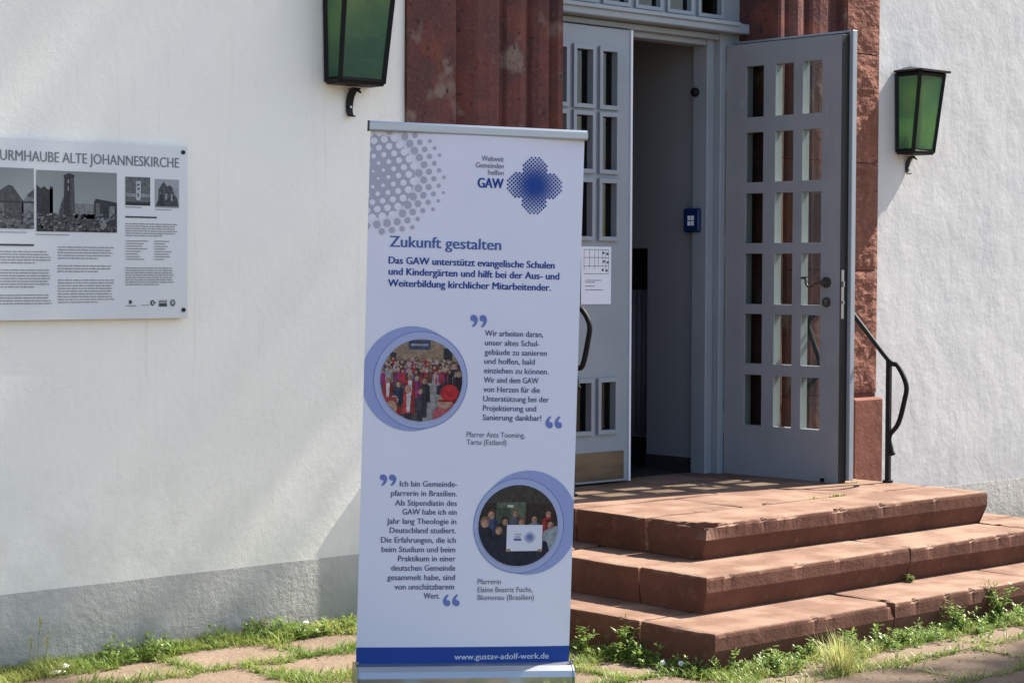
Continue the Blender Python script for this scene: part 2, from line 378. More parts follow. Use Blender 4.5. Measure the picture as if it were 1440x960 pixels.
for side, cs, inner in ((-1, courses_l, .77), (1, courses_r, .89)):
    portal = empty("door_surround", (cx(side*1.3), 0, .5)); portal.parent = church; portal.matrix_parent_inverse = wm(church).inverted()
    portal.location = (side*1.3, 0, .5); portal.matrix_parent_inverse = Matrix.Identity(4)
    for k, (z0, z1) in enumerate(cs):
        bm = bmesh.new(); extr(bm, jamb_profile(side, inner), z0, z1, max(2, int((z1-z0)/.12)))
        for v in bm.verts:
            if v.co.y < .3: 
                q = mn.fractal(Vector((v.co.x*6, side*5, v.co.z*3)), .9, 2, 3)
                v.co.y += q*.006; v.co.x += q*.003
        mobj("stone_block", bm, M_PORTAL, portal)
    for k, (z0, z1) in enumerate(cs):
        if side > 0 and z0 > .9:
            bm = bmesh.new(); pilaster_front(bm, cx(1.474), cx(1.764), z0, z1-.004, k*7.3, .008 if k != 5 else .004)
            o = mobj("stone_block", bm, M_ROUGHST, portal)
    # base block of the pilaster
    bm = bmesh.new(); box(bm, cx(min(side*1.50, side*1.775)), cx(max(side*1.50, side*1.775)), -.072, .05, .02, .882, .012)
    mobj("base_block", bm, M_PLAINST, portal)
head = empty("door_surround"); head.parent = church; head.location = (0, 0, 3.8)
for x0, x1 in ((-1.764, -.9), (-.897, 0), (.003, .9), (.903, 1.764)):
    bm = bmesh.new(); box(bm, cx(x0), cx(x1), -.02, .35, 3.803, 4.35, .006); mobj("stone_block", bm, M_PORTAL, head)

# door frame, transom bar and window over the door
fr = bmesh.new()
box(fr, cx(.735), cx(.892), .285, .40, .47, 3.76, .004)
box(fr, cx(.675), cx(.733), .33, .44, .47, 2.93, .004)
box(fr, cx(-.90), cx(-.80), .32, .40, .47, 3.76, .004)
box(fr, cx(-.80), cx(.672), .335, .44, 2.872, 2.935, .004)
box(fr, cx(-.80), cx(.733), .29, .333, 2.903, 2.935, .004)
mobj("door_frame", fr, M_PAINTF, church)
bm = bmesh.new(); box(bm, cx(-.80), cx(.888), .205, .42, 2.938, 2.995, .006); box(bm, cx(-.80), cx(.80), .19, .23, 2.975, 2.998, .003)
mobj("transom_bar", bm, M_PAINTF, church)
tw = empty("transom_window"); tw.parent = church; tw.location = (0, .27, 3.0)
panes = [(-.69 + .2455*k, -.69 + .2455*k + .168) for k in range(6)]
xs = [-.80]
for a, b in panes: xs += [a, b]
xs += [.734]
bm = bmesh.new(); lattice(bm, [cx(v) for v in xs], [2.999, 3.032, 3.66, 3.76], .27, .31, lambda i, j: i % 2 == 1 and j == 1); mobj("window_sash", bm, M_PAINTF, tw)
for a, b in panes:
    bm = bmesh.new(); ringframe(bm, cx(a), cx(b), 3.034, 3.66, .02, .255, .2695); mobj("pane_frame", bm, M_PAINTF, tw)
    bx("pane", cx(a)-.004, cx(b)+.004, .288, .292, 3.03, 3.664, M_PANED, tw)

# --- leaves
ZR = [(.757, 1.038), (1.10, 1.376), (1.43, 1.71), (1.768, 2.043), (2.104, 2.38), (2.464, 2.746)]
def hinge_mat():
    th = 1.5952; d = Vector((-math.cos(th), -math.sin(th), 0)); n = Vector((-d.y, d.x, 0))  # n points to +X
    return Matrix(((d.x, n.x, 0, .774), (d.y, n.y, 0, .2755), (0, 0, 1, 0), (0, 0, 0, 1)))
leafR = empty("open_door_leaf"); leafR.parent = church; leafR.matrix_basis = hinge_mat()
tag(leafR, "grey glazed door leaf standing open against the right jamb")
XR = [(.142, .268), (.352, .478), (.540, .671)]
bm = bmesh.new()
xs = [0]; [xs.extend(p) for p in XR]; xs += [.80]
zs = [.476]; [zs.extend(p) for p in ZR]; zs += [2.872]
lattice(bm, xs, zs, 0, .058, lambda i, j: i % 2 == 1 and j % 2 == 1)
mobj("leaf_panel", bm, M_PAINT, leafR, world=False)
bm = bmesh.new()
e = .020
xs = [-.0]; [xs.extend((p[0]-e, p[1]+e)) for p in XR]; xs += [.7995]
zs = [.49]; [zs.extend((p[0]-e, p[1]+e)) for p in ZR]; zs += [2.897]
lattice(bm, xs, zs, .0645, .084, lambda i, j: i % 2 == 1 and j % 2 == 1)
mobj("leaf_cover", bm, M_PAINTF, leafR, world=False)
bm = bmesh.new(); lattice(bm, [.01, .125, .69, .798], [.485, .745, 2.76, 2.885], .0583, .0642, lambda i, j: i == 1 and j == 1); mobj("seal", bm, M_DARK, leafR, world=False)
for a, b in XR:
    for z0, z1 in ZR:
        bx("pane", a+.0005, b-.0005, .0100, .0140, z0+.0005, z1-.0005, M_PANE, leafR, world=False)
bm = bmesh.new(); cyl(bm, (.715, 0.001, 1.553), (0, -1, 0), .029, .012, 24); cyl(bm, (.715, -.010, 1.553), (0, -1, 0), .014, .04, 16); mobj("handle_rosette", bm, M_HANDLE, leafR, world=False)
bm = bmesh.new(); tube(bm, smoothpath([(.715, -.05, 1.553), (.69, -.055, 1.55), (.66, -.056, 1.535), (.635, -.056, 1.53), (.618, -.056, 1.545), (.612, -.056, 1.572), (.59, -.056, 1.578)], 5), .0065, 8); tube(bm, [(.63, -.056, 1.582), (.585, -.056, 1.576)], [.003, .006], 8)
mobj("door_handle", bm, M_HANDLE, leafR, world=False, smooth=True)
bm = bmesh.new(); cyl(bm, (.715, 0.001, 1.447), (0, -1, 0), .027, .009, 24); mobj("lock_rosette", bm, M_HANDLE, leafR, world=False)
bm = bmesh.new(); cyl(bm, (.715, -.008, 1.453), (0, -1, 0), .008, .004, 12); box(bm, .712, .718, -.012, -.008, 1.432, 1.452); mobj("keyhole", bm, M_STEEL, leafR, world=False)
bm = bmesh.new(); box(bm, .8005, .803, .012, .034, 1.36, 1.62); box(bm, .803, .812, .018, .028, 1.53, 1.56); box(bm, .803, .81, .02, .03, 1.44, 1.455); mobj("lock_plate", bm, M_STEEL, leafR, world=False)
bx("cover_strip", .800, .824, .0648, .104, .49, 2.897, M_PAINTF, leafR, .003, world=False)
bx("edge_rebate", .8002, .8018, .001, .0640, .478, 2.87, M_DARK, leafR, world=False)
for z in (.7, 1.7, 2.62):
    bm = bmesh.new(); cyl(bm, (-.008, .012, z), (0, 0, 1), .008, .12, 12); mobj("hinge", bm, M_PAINTF, leafR, world=False)
for z in (.60,):
    bx("bolt", .69, .71, -.012, 0, .482, .50, M_IRON, leafR, world=False)

leafL = empty("closed_door_leaf"); leafL.parent = church; leafL.location = (0, .27, 0)
tag(leafL, "grey door leaf shut, with a notice and small framed panes")
XL = [(-.60, -.482), (-.410, -.292), (-.220, -.112)]
ZL = [(.765, 1.022), (1.79, 2.075), (2.143, 2.425), (2.482, 2.768)]
bm = bmesh.new()
xs = [-.80]; [xs.extend(p) for p in XL]; xs += [-.001]
zs = [.488]; [zs.extend(p) for p in ZL]; zs += [2.892]
lattice(bm, [cx(x) for x in xs], zs, .27, .325, lambda i, j: i % 2 == 1 and j % 2 == 1); mobj("leaf_panel", bm, M_PAINTF, leafL)
bx("edge_strip", cx(0), cx(.013), .262, .30, .484, 2.894, M_WHITEP, leafL)
for a, b in XL:
    for z0, z1 in ZL:
        bm = bmesh.new(); ringframe(bm, cx(a)+.001, cx(b)-.001, z0+.001, z1-.001, .022, .252, .2695); mobj("pane_frame", bm, M_PAINTF, leafL)
        bx("pane", cx(a)-.004, cx(b)+.004, .296, .300, z0-.004, z1+.004, M_PANED, leafL)
bx("kick_plate", cx(-.79), cx(-.035), .265, .2695, .50, .650, M_KICK, leafL, .001)

# --- interior
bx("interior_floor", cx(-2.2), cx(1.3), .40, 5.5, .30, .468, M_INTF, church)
bx("ceiling", cx(-2.2), cx(1.3), .45, 5.5, 3.78, 3.9, M_INT, church)
bx("interior_wall", cx(-2.3), cx(-2.2), .45, 5.5, .3, 3.9, M_INT, church)
bx("interior_wall", cx(-2.3), cx(1.35), 5.5, 5.6, .3, 3.9, M_INT, church)
bx("interior_wall", cx(.72), cx(1.3), .445, .83, .468, 3.78, M_INT, church)
bx("interior_wall", cx(.72), cx(1.3), .83, 1.75, 1.745, 3.78, M_INT, church)
bx("interior_wall", cx(.72), cx(1.3), 1.75, 5.5, .468, 3.78, M_INT, church)
bx("interior_wall", cx(1.05), cx(1.3), .83, 1.75, .468, 1.745, mat("niche_dark", (.05, .05, .055), .8), church)  # niche back coloured much darker than the walls around it
bx("skirting", cx(.708), cx(.7195), .445, .83, .468, .55, M_INTD, church)
bx("skirting", cx(.708), cx(.7195), 1.75, 5.5, .468, .55, M_INTD, church)
bx("wall", cx(-EO), cx(EO), .351, .44, 3.765, 4.35, M_INT, church)
bx("wall", cx(-EO)+.0, cx(-.905), .352, .44, .3, 3.78, M_INT, church)
bx("wall", cx(.90), cx(EO), .352, .44, .3, 3.78, M_INT, church)

# radiator in the niche
rad = empty("radiator", (cx(.93), 1.08, .62)); tag(rad, "narrow white upright radiator in the dark niche inside the doorway", "radiator")
for k in range(4):
    bm = bmesh.new(); tube(bm, [(cx(.93), 1.01+.045*k, .64), (cx(.93), 1.01+.045*k, 1.50)], .02, 10); mobj("radiator_column", bm, M_RAD, rad, smooth=True)
bm = bmesh.new(); cyl(bm, (cx(.93), .97, 1.47), (0, -1, 0), .022, .03, 12); mobj("valve", bm, M_DARK, rad)
bm = bmesh.new(); cyl(bm, (cx(.93), .97, .66), (0, -1, 0), .018, .03, 12); mobj("valve", bm, M_DARK, rad)
bx("bracket", cx(.925), cx(.935), .96, 1.16, .62, .64, M_RAD, rad)
# blue dispenser
bb = empty("blue_wall_box", (cx(.72), .43, 1.9)); tag(bb, "small blue box with white pictogram fixed to the entrance side wall", "wall box")
bx("housing", cx(.652), cx(.7185), .37, .49, 1.83, 1.965, M_BLUE, bb, .008)
for i in range(2):
    for j in range(2):
        bx("pictogram", cx(.6495), cx(.6515), .405+.026*i, .426+.026*i, 1.868+.03*j, 1.893+.03*j, M_WHITEP, bb)
kn = empty("round_wall_fitting", (cx(.72), .42, 2.62)); tag(kn, "small dark round fitting high on the entrance side wall", "fitting")
bm = bmesh.new(); bmesh.ops.create_uvsphere(bm, u_segments=14, v_segments=10, radius=.026, matrix=Matrix.Translation((cx(.66), .41, 2.615))); mobj("knob", bm, M_BLACK, kn, smooth=True)
bm = bmesh.new(); cyl(bm, (cx(.7185), .42, 2.625), (-1, 0, 0), .010, .05, 10); mobj("stem", bm, M_BLACK, kn)

# notice on the closed leaf
nb = empty("paper_notice", (cx(-.25), .262, 1.43)); tag(nb, "white paper notice with a floor plan taped to the closed door leaf", "notice")
bx("paper", cx(-.36), cx(-.140), .2655, .2668, 1.434, 1.738, M_PAPER, nb)
rp = random.Random(3)
bm = bmesh.new()
def strip(x0, x1, z0, z1): box(bm, cx(x0), cx(x1), .2648, .2652, z0, z1)
for z in (1.722, 1.68, 1.635, 1.595): strip(-.34, -.158, z-.0012, z+.0012)
for x in (-.34, -.30, -.262, -.235, -.205, -.18, -.158):
    a = rp.uniform(1.60, 1.65); strip(x-.001, x+.001, a, 1.722)
for x, z in ((-.205, 1.705), (-.175, 1.70), (-.20, 1.66), (-.172, 1.655), (-.21, 1.615), (-.18, 1.612)): strip(x, x+.014, z-.006, z+.006)
for z in (1.56, 1.55, 1.53, 1.51): strip(-.33, rp.uniform(-.28, -.2), z-.0015, z+.0015)
mobj("plan_drawing", bm, M_INK, nb)

# ---------------------------------------------------------------- steps
def stone_block(name, x0, x1, y0, y1, z0, z1, parent, mt, low=(0, 0, 0, 0), seed=0, chips=4, bevel=.008, big=None, amp=.0009, cell=.022):
    """low = inset at the bottom of (left, right, front, back) faces"""
    rr = random.Random(seed); bm = bmesh.new()
    nx = max(2, int((x1-x0)/cell)); ny = max(2, int((y1-y0)/cell))
    out = [(i/nx, 0) for i in range(nx)] + [(1, j/ny) for j in range(ny)] + [(1-i/nx, 1) for i in range(nx)] + [(0, 1-j/ny) for j in range(ny)]
    cps = [(rr.uniform(x0, x1), y0, rr.uniform(.006, .030), rr.choice((.004, .006, .009, .014, .019))) for _ in range(chips)]
    cps += [(x0, rr.uniform(y0, y1), rr.uniform(.012, .03), rr.uniform(.004, .010)) for _ in range(chips//2)]
    if big: cps += big
    h = z1-z0; lv = [(z0, 1.0, 0), (z1-min(.072, h*.45)-.004, .06, 0), (z1-min(.072, h*.45)+.004, 0, 0), (z1-bevel*2.2, 0, .35), (z1-bevel*.7, 0, 1.0), (z1, 0, 2.0)]
    rings = []
    for li, (z, lf, tp) in enumerate(lv):
        ring = []
        for fx, fy in out:
            X = x0+(x1-x0)*fx; Y = y0+(y1-y0)*fy
            nz = mn.fractal(Vector((X*9+seed, Y*9, z*9)), .9, 2, 4)*1.3
            c = 0
            for qx, qy, qw, qa in cps:
                d = math.hypot(X-qx, Y-qy)
                if d < qw*2.5: c += qa*math.exp(-(d/qw)**2)
            ins = (bevel*.5*(tp**.9))*(1+.35*nz) + (c if tp else 0)*(1.0 if tp >= 1 else .35)
            ins = max(0, ins)
            dx = dy = 0
            if fx == 0: dx = low[0]*lf + ins + amp*nz
            if fx == 1: dx = -(low[1]*lf + ins + amp*nz)
            if fy == 0: dy = low[2]*lf + ins + amp*nz
            if fy == 1: dy = -(low[3]*lf + ins + amp*nz)
            zz = z - (c*.5 if tp >= 1 else 0) + (amp*.6*nz if tp == 2 else 0)
            if tp >= 1:
                wv = mn.noise(Vector((X*2.3+seed, Y*2.3, 4)))
                zz -= .004*max(0, wv+.2)*(tp-.5)
            ring.append(bm.verts.new((X+dx, Y+dy, zz)))
        rings.append(ring)
    n = len(out)
    for a, b in zip(rings, rings[1:]):
        for k in range(n): bm.faces.new((a[k], a[(k+1) % n], b[(k+1) % n], b[k]))
    bm.faces.new(rings[0][::-1])
    # top: inner ring a bit in, then flat
    top = []
    for k, (fx, fy) in enumerate(out):
        v = rings[-1][k].co; cxm, cym = (x0+x1)/2, (y0+y1)/2
        kx = min(.03, (x1-x0)*.3); ky = min(.03, (y1-y0)*.3)
        nx_ = min(max(v.x, x0+kx), x1-kx); ny_ = min(max(v.y, y0+ky), y1-ky)
        top.append(bm.verts.new((nx_, ny_, z1+.0005)))
    for k in range(n):
        a, b, c2, d2 = rings[-1][k], rings[-1][(k+1) % n], top[(k+1) % n], top[k]
        if (c2.co-d2.co).length < 1e-6: bm.faces.new((a, b, d2))
        else: bm.faces.new((a, b, c2, d2))
    try: bm.faces.new(top)
    except Exception: pass
    bmesh.ops.remove_doubles(bm, verts=bm.verts, dist=1e-5)
    return mobj(name, bm, mt, parent)
steps = empty("stone_steps", (CX, -1, 0)); tag(steps, "three worn red sandstone steps with chipped edges leading to the doorway", "steps")
g = .0035
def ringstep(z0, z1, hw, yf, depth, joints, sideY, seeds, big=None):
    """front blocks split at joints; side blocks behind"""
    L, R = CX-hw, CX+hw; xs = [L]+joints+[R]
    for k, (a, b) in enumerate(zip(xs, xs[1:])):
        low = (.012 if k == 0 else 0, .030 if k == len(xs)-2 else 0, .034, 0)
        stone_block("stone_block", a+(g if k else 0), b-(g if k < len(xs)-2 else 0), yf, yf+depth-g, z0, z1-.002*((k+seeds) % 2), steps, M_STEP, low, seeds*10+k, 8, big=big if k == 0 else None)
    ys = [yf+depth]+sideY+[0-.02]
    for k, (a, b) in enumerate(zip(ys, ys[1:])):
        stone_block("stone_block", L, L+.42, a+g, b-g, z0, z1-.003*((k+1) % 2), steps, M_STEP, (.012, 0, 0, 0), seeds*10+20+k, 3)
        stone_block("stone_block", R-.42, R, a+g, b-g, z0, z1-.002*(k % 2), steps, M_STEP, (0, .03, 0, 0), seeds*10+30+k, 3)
F1, F2, F3 = -1.2804, -1.6036, -1.9304
H1, H2, H3 = 1.0726, 1.4183, 1.7235
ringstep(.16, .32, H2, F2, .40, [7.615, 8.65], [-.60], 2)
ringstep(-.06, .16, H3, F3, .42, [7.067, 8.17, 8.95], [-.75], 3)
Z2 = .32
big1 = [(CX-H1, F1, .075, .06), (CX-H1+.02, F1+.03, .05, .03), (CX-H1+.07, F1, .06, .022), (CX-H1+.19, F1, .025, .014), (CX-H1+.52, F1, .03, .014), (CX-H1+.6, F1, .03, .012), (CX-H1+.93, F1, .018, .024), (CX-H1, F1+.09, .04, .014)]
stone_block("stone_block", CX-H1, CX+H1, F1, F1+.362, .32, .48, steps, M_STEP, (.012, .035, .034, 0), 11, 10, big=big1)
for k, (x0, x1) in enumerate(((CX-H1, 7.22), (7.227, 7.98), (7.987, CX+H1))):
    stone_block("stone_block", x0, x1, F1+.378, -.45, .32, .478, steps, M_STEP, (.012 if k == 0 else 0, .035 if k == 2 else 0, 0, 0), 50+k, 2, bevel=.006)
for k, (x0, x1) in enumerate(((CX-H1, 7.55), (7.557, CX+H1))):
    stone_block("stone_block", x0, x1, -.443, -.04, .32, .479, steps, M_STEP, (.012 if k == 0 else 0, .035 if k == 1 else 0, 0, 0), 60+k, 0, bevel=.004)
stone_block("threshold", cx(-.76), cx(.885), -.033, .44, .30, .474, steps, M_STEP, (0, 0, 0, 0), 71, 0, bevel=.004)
bm = bmesh.new(); box(bm, CX-H1+.15, CX+H1-.15, F1+.15, -.05, -.05, .318); box(bm, CX-H2+.15, CX+H2-.15, F2+.15, -.05, -.05, .158)
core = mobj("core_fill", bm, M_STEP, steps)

# ---------------------------------------------------------------- railings
def railing(x, label, Ypost, zbase, ztop, Yapex, zapex, Yup, zup, curl_low, extra=None):
    r = empty("handrail", (x, Ypost, zbase)); tag(r, label, "handrail", None)
    bm = bmesh.new(); box(bm, x-.013, x+.013, Ypost-.013, Ypost+.013, zbase, ztop, .003)
    bmesh.ops.translate(bm, verts=[], vec=(0, 0, 0)); mobj("post", bm, M_IRON, r)
    bm = bmesh.new()
    pts = smoothpath([(x, Yup, zup), (x, (Yup+Ypost)/2, (zup+ztop)/2+.0), (x, Ypost, ztop), (x, (Ypost+Yapex)/2, (ztop+zapex)/2+.022), (x, Yapex, zapex-.03),
                      (x, Yapex+.012, zapex-.12), (x, Yapex+.05, zapex-.24), (x, curl_low[0]+.012, curl_low[1]+.10), (x, curl_low[0], curl_low[1]+.03), (x, curl_low[0]-.014, curl_low[1])], 5)
    tube(bm, pts, .0135, 8); mobj("rail_bar", bm, M_IRON, r, smooth=True)
    bm = bmesh.new(); cyl(bm, (x, Ypost, zbase), (0, 0, 1), .028, .012, 16); mobj("foot_plate", bm, M_IRON, r)
    if extra:
        bm = bmesh.new(); tube(bm, smoothpath(extra, 6), .014, 8); mobj("scroll_bar", bm, M_IRON, r, smooth=True)
    return r
railing(8.668, "black iron handrail to the right of the open door leaf", -.665, .4795, 1.135, -.78, 1.04, -.30, 1.50, (-.685, .63),
        extra=[(8.668, -.36, 1.44), (8.668, -.22, 1.41), (8.668, -.11, 1.335), (8.668, -.13, 1.25), (8.668, -.19, 1.09), (8.668, -.12, .98), (8.668, .0, .95)])
railing(6.90, "black iron handrail curling beside the closed door leaf behind the banner", -.055, .4795, 1.42, -.175, 1.375, .0, 1.56, (-.085, 1.02))

# ---------------------------------------------------------------- lanterns
def lantern(xl, z0, h, w0, w1, d0, d1, label, br):
    L = empty("wall_lantern", (xl+w1/2, 0, z0)); tag(L, label, "lantern", "green glass wall lanterns beside the door")
    z1 = z0+h; y = -.012; cxm = xl+.02+w0/2
    def corner(k, t):   # k 0..3 : back-left, front-left, front-right, back-right
        wd = w0+(w1-w0)*t; dp = d0+(d1-d0)*t; xa = xl + .012*(1-t); xb = xa+wd
        return Vector(((xa, xa, xb, xb)[k], (y, y-dp, y-dp, y)[k], z0+h*t))
    bm = bmesh.new()
    for k in range(4): 
        tube(bm, [corner(k, 0), corner(k, 1)], .0145, 4)
    for t in (0.012, .985):
        for k in range(4): tube(bm, [corner(k, t), corner((k+1) % 4, t)], .0135, 4)
    mobj("lantern_frame", bm, M_BLACK, L)
    for k in range(3):
        c = [corner(k, .02), corner(k+1, .02), corner(k+1, .975), corner(k, .975)]
        cc = sum(c, Vector())/4; nn = (c[1]-c[0]).cross(c[3]-c[0]).normalized()
        bm = bmesh.new(); a = [bm.verts.new(p) for p in c]; b = [bm.verts.new(p - nn*.003) for p in c]
        bm.faces.new(a); bm.faces.new(b[::-1])
        for q in range(4): bm.faces.new((a[q], b[q], b[(q+1) % 4], a[(q+1) % 4]))
        mobj("glass_pane", bm, M_GREEN, L)
    c = [corner(k, .02) for k in range(4)]
    bm = bmesh.new(); lo = [bm.verts.new(p+Vector((0, 0, -.022))) for p in c]; hi = [bm.verts.new(p) for p in c]
    bm.faces.new(lo); bm.faces.new(hi[::-1])
    for q in range(4): bm.faces.new((lo[q], hi[q], hi[(q+1) % 4], lo[(q+1) % 4]))
    mobj("base_tray", bm, M_BLACK, L)
    o = .028; xa, xb, ya, yb = corner(0, 1).x-o*.6, corner(2, 1).x+o, corner(1, 1).y-o, -.002
    bm = bmesh.new(); box(bm, xa, xb, ya, yb, z1+.004, z1+.016)
    p = bm.verts.new(((xa+xb)/2, yb-.01, z1+.05)); q = [bm.verts.new(v) for v in ((xa+.01, ya+.01, z1+.0165), (xb-.01, ya+.01, z1+.0165), (xb-.01, yb, z1+.0165), (xa+.01, yb, z1+.0165))]
    for i in range(4): bm.faces.new((q[i], q[(i+1) % 4], p))
    mobj("lantern_roof", bm, M_BLACK, L)
    bm = bmesh.new(); cyl(bm, ((corner(0, .3).x+corner(3, .3).x)/2, y-d0*.55, z0), (0, 0, 1), .018, .12, 10); mobj("lamp_socket", bm, M_WHITEP, L)
    bm = bmesh.new(); bmesh.ops.create_uvsphere(bm, u_segments=14, v_segments=10, radius=.034, matrix=Matrix.Translation(((corner(0, .3).x+corner(3, .3).x)/2, y-d0*.55, z0+.155))); mobj("bulb", bm, M_WHITEP, L, smooth=True)
    # scroll bracket
    s = br
    def ribbon(path, wds, th=.006):
        bm = bmesh.new(); P = smoothpath([Vector((0, a, b)) for a, b in path], 5); n = len(P); rings = []
        for i, p in enumerate(P):
            d = (P[min(i+1, n-1)]-P[max(i-1, 0)]).normalized(); nn = Vector((1, 0, 0)).cross(d)
            wd = wds[0]+(wds[1]-wds[0])*i/(n-1)
            q = Vector((cxm, p.y, z0-.02+p.z))
            rings.append([bm.verts.new(q+Vector((sx*wd/2, 0, 0))+nn*st*th/2) for sx, st in ((-1, -1), (1, -1), (1, 1), (-1, 1))])
        for a, b in zip(rings, rings[1:]):
            for k in range(4): bm.faces.new((a[k], a[(k+1) % 4], b[(k+1) % 4], b[k]))
        bm.faces.new(rings[0][::-1]); bm.faces.new(rings[-1]); return mobj("bracket", bm, M_BLACK, L, smooth=False)
    ribbon([(-.085*s, -.003), (-.055*s, -.012*s), (-.025*s, -.05*s), (-.012*s, -.10*s), (-.012*s, -.14*s), (-.025*s, -.168*s), (-.05*s, -.172*s)], (.062*s, .038*s))
    ribbon([(-.03*s, -.004), (-.08*s, -.012*s), (-.125*s, -.034*s)], (.05*s, .008))
    bm = bmesh.new(); cyl(bm, (cxm, -.02*s, z0-.02-.115*s), (0, -1, 0), .006, .006, 10); mobj("screw", bm, M_STEEL, L)
    return L
lantern(cx(1.945), 2.318, .462, .195, .235, .115, .168, "smaller green glass lantern on the rough wall right of the doorway", .60)
lantern(cx(-2.235), 2.452, .56, .245, .285, .10, .165, "larger green glass lantern on the wall left of the doorway above the banner", .74)

# ---------------------------------------------------------------- 2D print helpers
def clip_half(poly, a, b, c):      # keep a*x+b*y+c >= 0
    out = []
    for i in range(len(poly)):
        p, q = poly[i], poly[(i+1) % len(poly)]
        dp, dq = a*p[0]+b*p[1]+c, a*q[0]+b*q[1]+c
        if dp >= 0: out.append(p)
        if (dp >= 0) != (dq >= 0):
            t = dp/(dp-dq); out.append((p[0]+(q[0]-p[0])*t, p[1]+(q[1]-p[1])*t))
    return out
def clip_circle(poly, cx_, cy_, r, n=40):
    for k in range(n):
        if len(poly) < 3: return []
        a = 2*math.pi*k/n; poly = clip_half(poly, -math.cos(a), -math.sin(a), r*math.cos(math.pi/n) + cx_*math.cos(a)+cy_*math.sin(a))
    return poly
def clip_rect(poly, x0, x1, y0, y1):
    for a, b, c in ((1, 0, -x0), (-1, 0, x1), (0, 1, -y0), (0, -1, y1)):
        if len(poly) < 3: return []
        poly = clip_half(poly, a, b, c)
    return poly
def ell(cx_, cy_, rx, ry, n=16, rot=0):
    return [(cx_+rx*math.cos(2*math.pi*k/n)*math.cos(rot)-ry*math.sin(2*math.pi*k/n)*math.sin(rot), cy_+rx*math.cos(2*math.pi*k/n)*math.sin(rot)+ry*math.sin(2*math.pi*k/n)*math.cos(rot)) for k in range(n)]
def rect(x0, x1, y0, y1): return [(x0, y0), (x1, y0), (x1, y1), (x0, y1)]
class Print:
    def __init__(s, place, step=.03, photo=False): s.photo = photo; s.v = []; s.f = []; s.mi = []; s.mats = []; s.place = place; s.step = step
    def add(s, poly, color, layer, clip=None):
        if clip: poly = clip(poly)
        if len(poly) < 3: return
        mt = color if not isinstance(color, tuple) else (photo_ink(color) if s.photo else flat(color))
        if mt not in s.mats: s.mats.append(mt)
        i = s.mats.index(mt)
        xs = [p[0] for p in poly]; a, b = min(xs), max(xs)
        pieces = [poly]
        if s.step and b-a > s.step:
            n = int((b-a)/s.step)+1; pieces = []
            for k in range(n): pieces.append(clip_half(clip_half(poly, 1, 0, -(a+(b-a)*k/n)), -1, 0, a+(b-a)*(k+1)/n))
        for p in pieces:
            if len(p) < 3: continue
            o = len(s.v); s.v += [s.place(x, y, layer) for x, y in p]; s.f.append(list(range(o, o+len(p)))); s.mi.append(i)
    def build(s, name, parent):
        return mobj(name, (s.v, s.f, s.mi), s.mats, parent, world=False)
def text_mesh(txt, bold=0):
    cu = bpy.data.curves.new("t", 'FONT'); cu.body = txt; cu.size = 1; cu.resolution_u = 3; cu.offset = bold
    ob = bpy.data.objects.new("t", cu); me = ob.to_mesh()
    vs = [tuple(v.co[:2]) for v in me.vertices]; fs = [list(p.vertices) for p in me.polygons]
    ob.to_mesh_clear(); bpy.data.objects.remove(ob); bpy.data.curves.remove(cu)
    return vs, fs
_vH = [v[1] for v in text_mesh("H")[0]]; CAP = max(_vH)
def lettering(txt, x0, x1, yb, cap, mt, place, layer, parent, bold=0, name="lettering"):
    vs, fs = text_mesh(txt, 0); xs = [v[0] for v in vs]; a, b = min(xs), max(xs)
    V = [place(x0+(x-a)/(b-a)*(x1-x0), yb+y/CAP*cap, layer) for x, y in vs]
    if bold:
        V0, f0 = list(V), list(fs); n0 = len(V)
        for q, dx in enumerate((-1, 1)):
            V = V + [place(x0+(x-a)/(b-a)*(x1-x0)+dx*bold*cap, yb+y/CAP*cap, layer+.12*(q+1)) for x, y in vs]
            fs = fs + [[i+n0*(q+1) for i in f] for f in f0]
    o = mobj(name, (V, fs), mt, parent, world=False); return o

# ---------------------------------------------------------------- roll-up banner
bt, bl = .5288, .0262
u0 = Vector((math.cos(bt), -math.sin(bt), 0)); v0 = Vector((0, 0, 1))
U = Vector((0.86311216, -0.50433004, -0.0262415)); V = Vector((0.02265716, -0.01323893, 0.99965563)); Wd = V.cross(U)
mB = Matrix((U, Wd, V)).transposed().to_4x4(); mB.translation = Vector((4.96349, -1.48094, 0))
ban = empty("roll_up_banner", mw=mB)
tag(ban, "white and blue roll-up banner headed Zukunft gestalten standing before the wall", "banner")
BW = .4165
def bow(u, v): return .015*(u/.4165)**2*(1-.35*math.sin(v*1.4)) + .0035*math.sin(v*2.1+.6)*math.cos(u*5)
def bplace(u, v, layer): return (u, bow(u, v) - .0006*layer - .0008, v)
VT, VB = 2.128, .095
def sheet(y_off, c, name, mt, nz=30, nx=28):
    vs = []; fs = []
    for j in range(nz+1):
        for i in range(nx+1):
            u = -BW+2*BW*i/nx; v = VB-.02+(VT-VB+.02)*j/nz; vs.append((u, bow(u, v)+y_off, v))
    for j in range(nz):
        for i in range(nx):
            a = j*(nx+1)+i; fs.append((a, a+1, a+nx+2, a+nx+1))
    return mobj(name, (vs, fs), mt, ban, world=False, smooth=True)
M_BANNER = mat("banner_fabric", (.64, .66, .765), .55, spec=.2, noise=[(3, (.62, .64, .745), .4, .7, 2)])
sheet(0, 0, "print_panel", M_BANNER); sheet(.001, 0, "banner_back", mat("banner_back", (.4, .4, .42), .7))
NAVY = (.022, .07, .33); HEADB = (.085, .145, .42); TXT = (.10, .105, .22); CAPT = (.20, .21, .30); PALE = (.33, .40, .70); RING = (.16, .22, .52)
inb = lambda p: clip_rect(p, -BW, BW, VB, VT)
P = Print(bplace)
P.add(rect(-BW, BW, VB, .161), NAVY, 1); P.build("footer_band", ban)
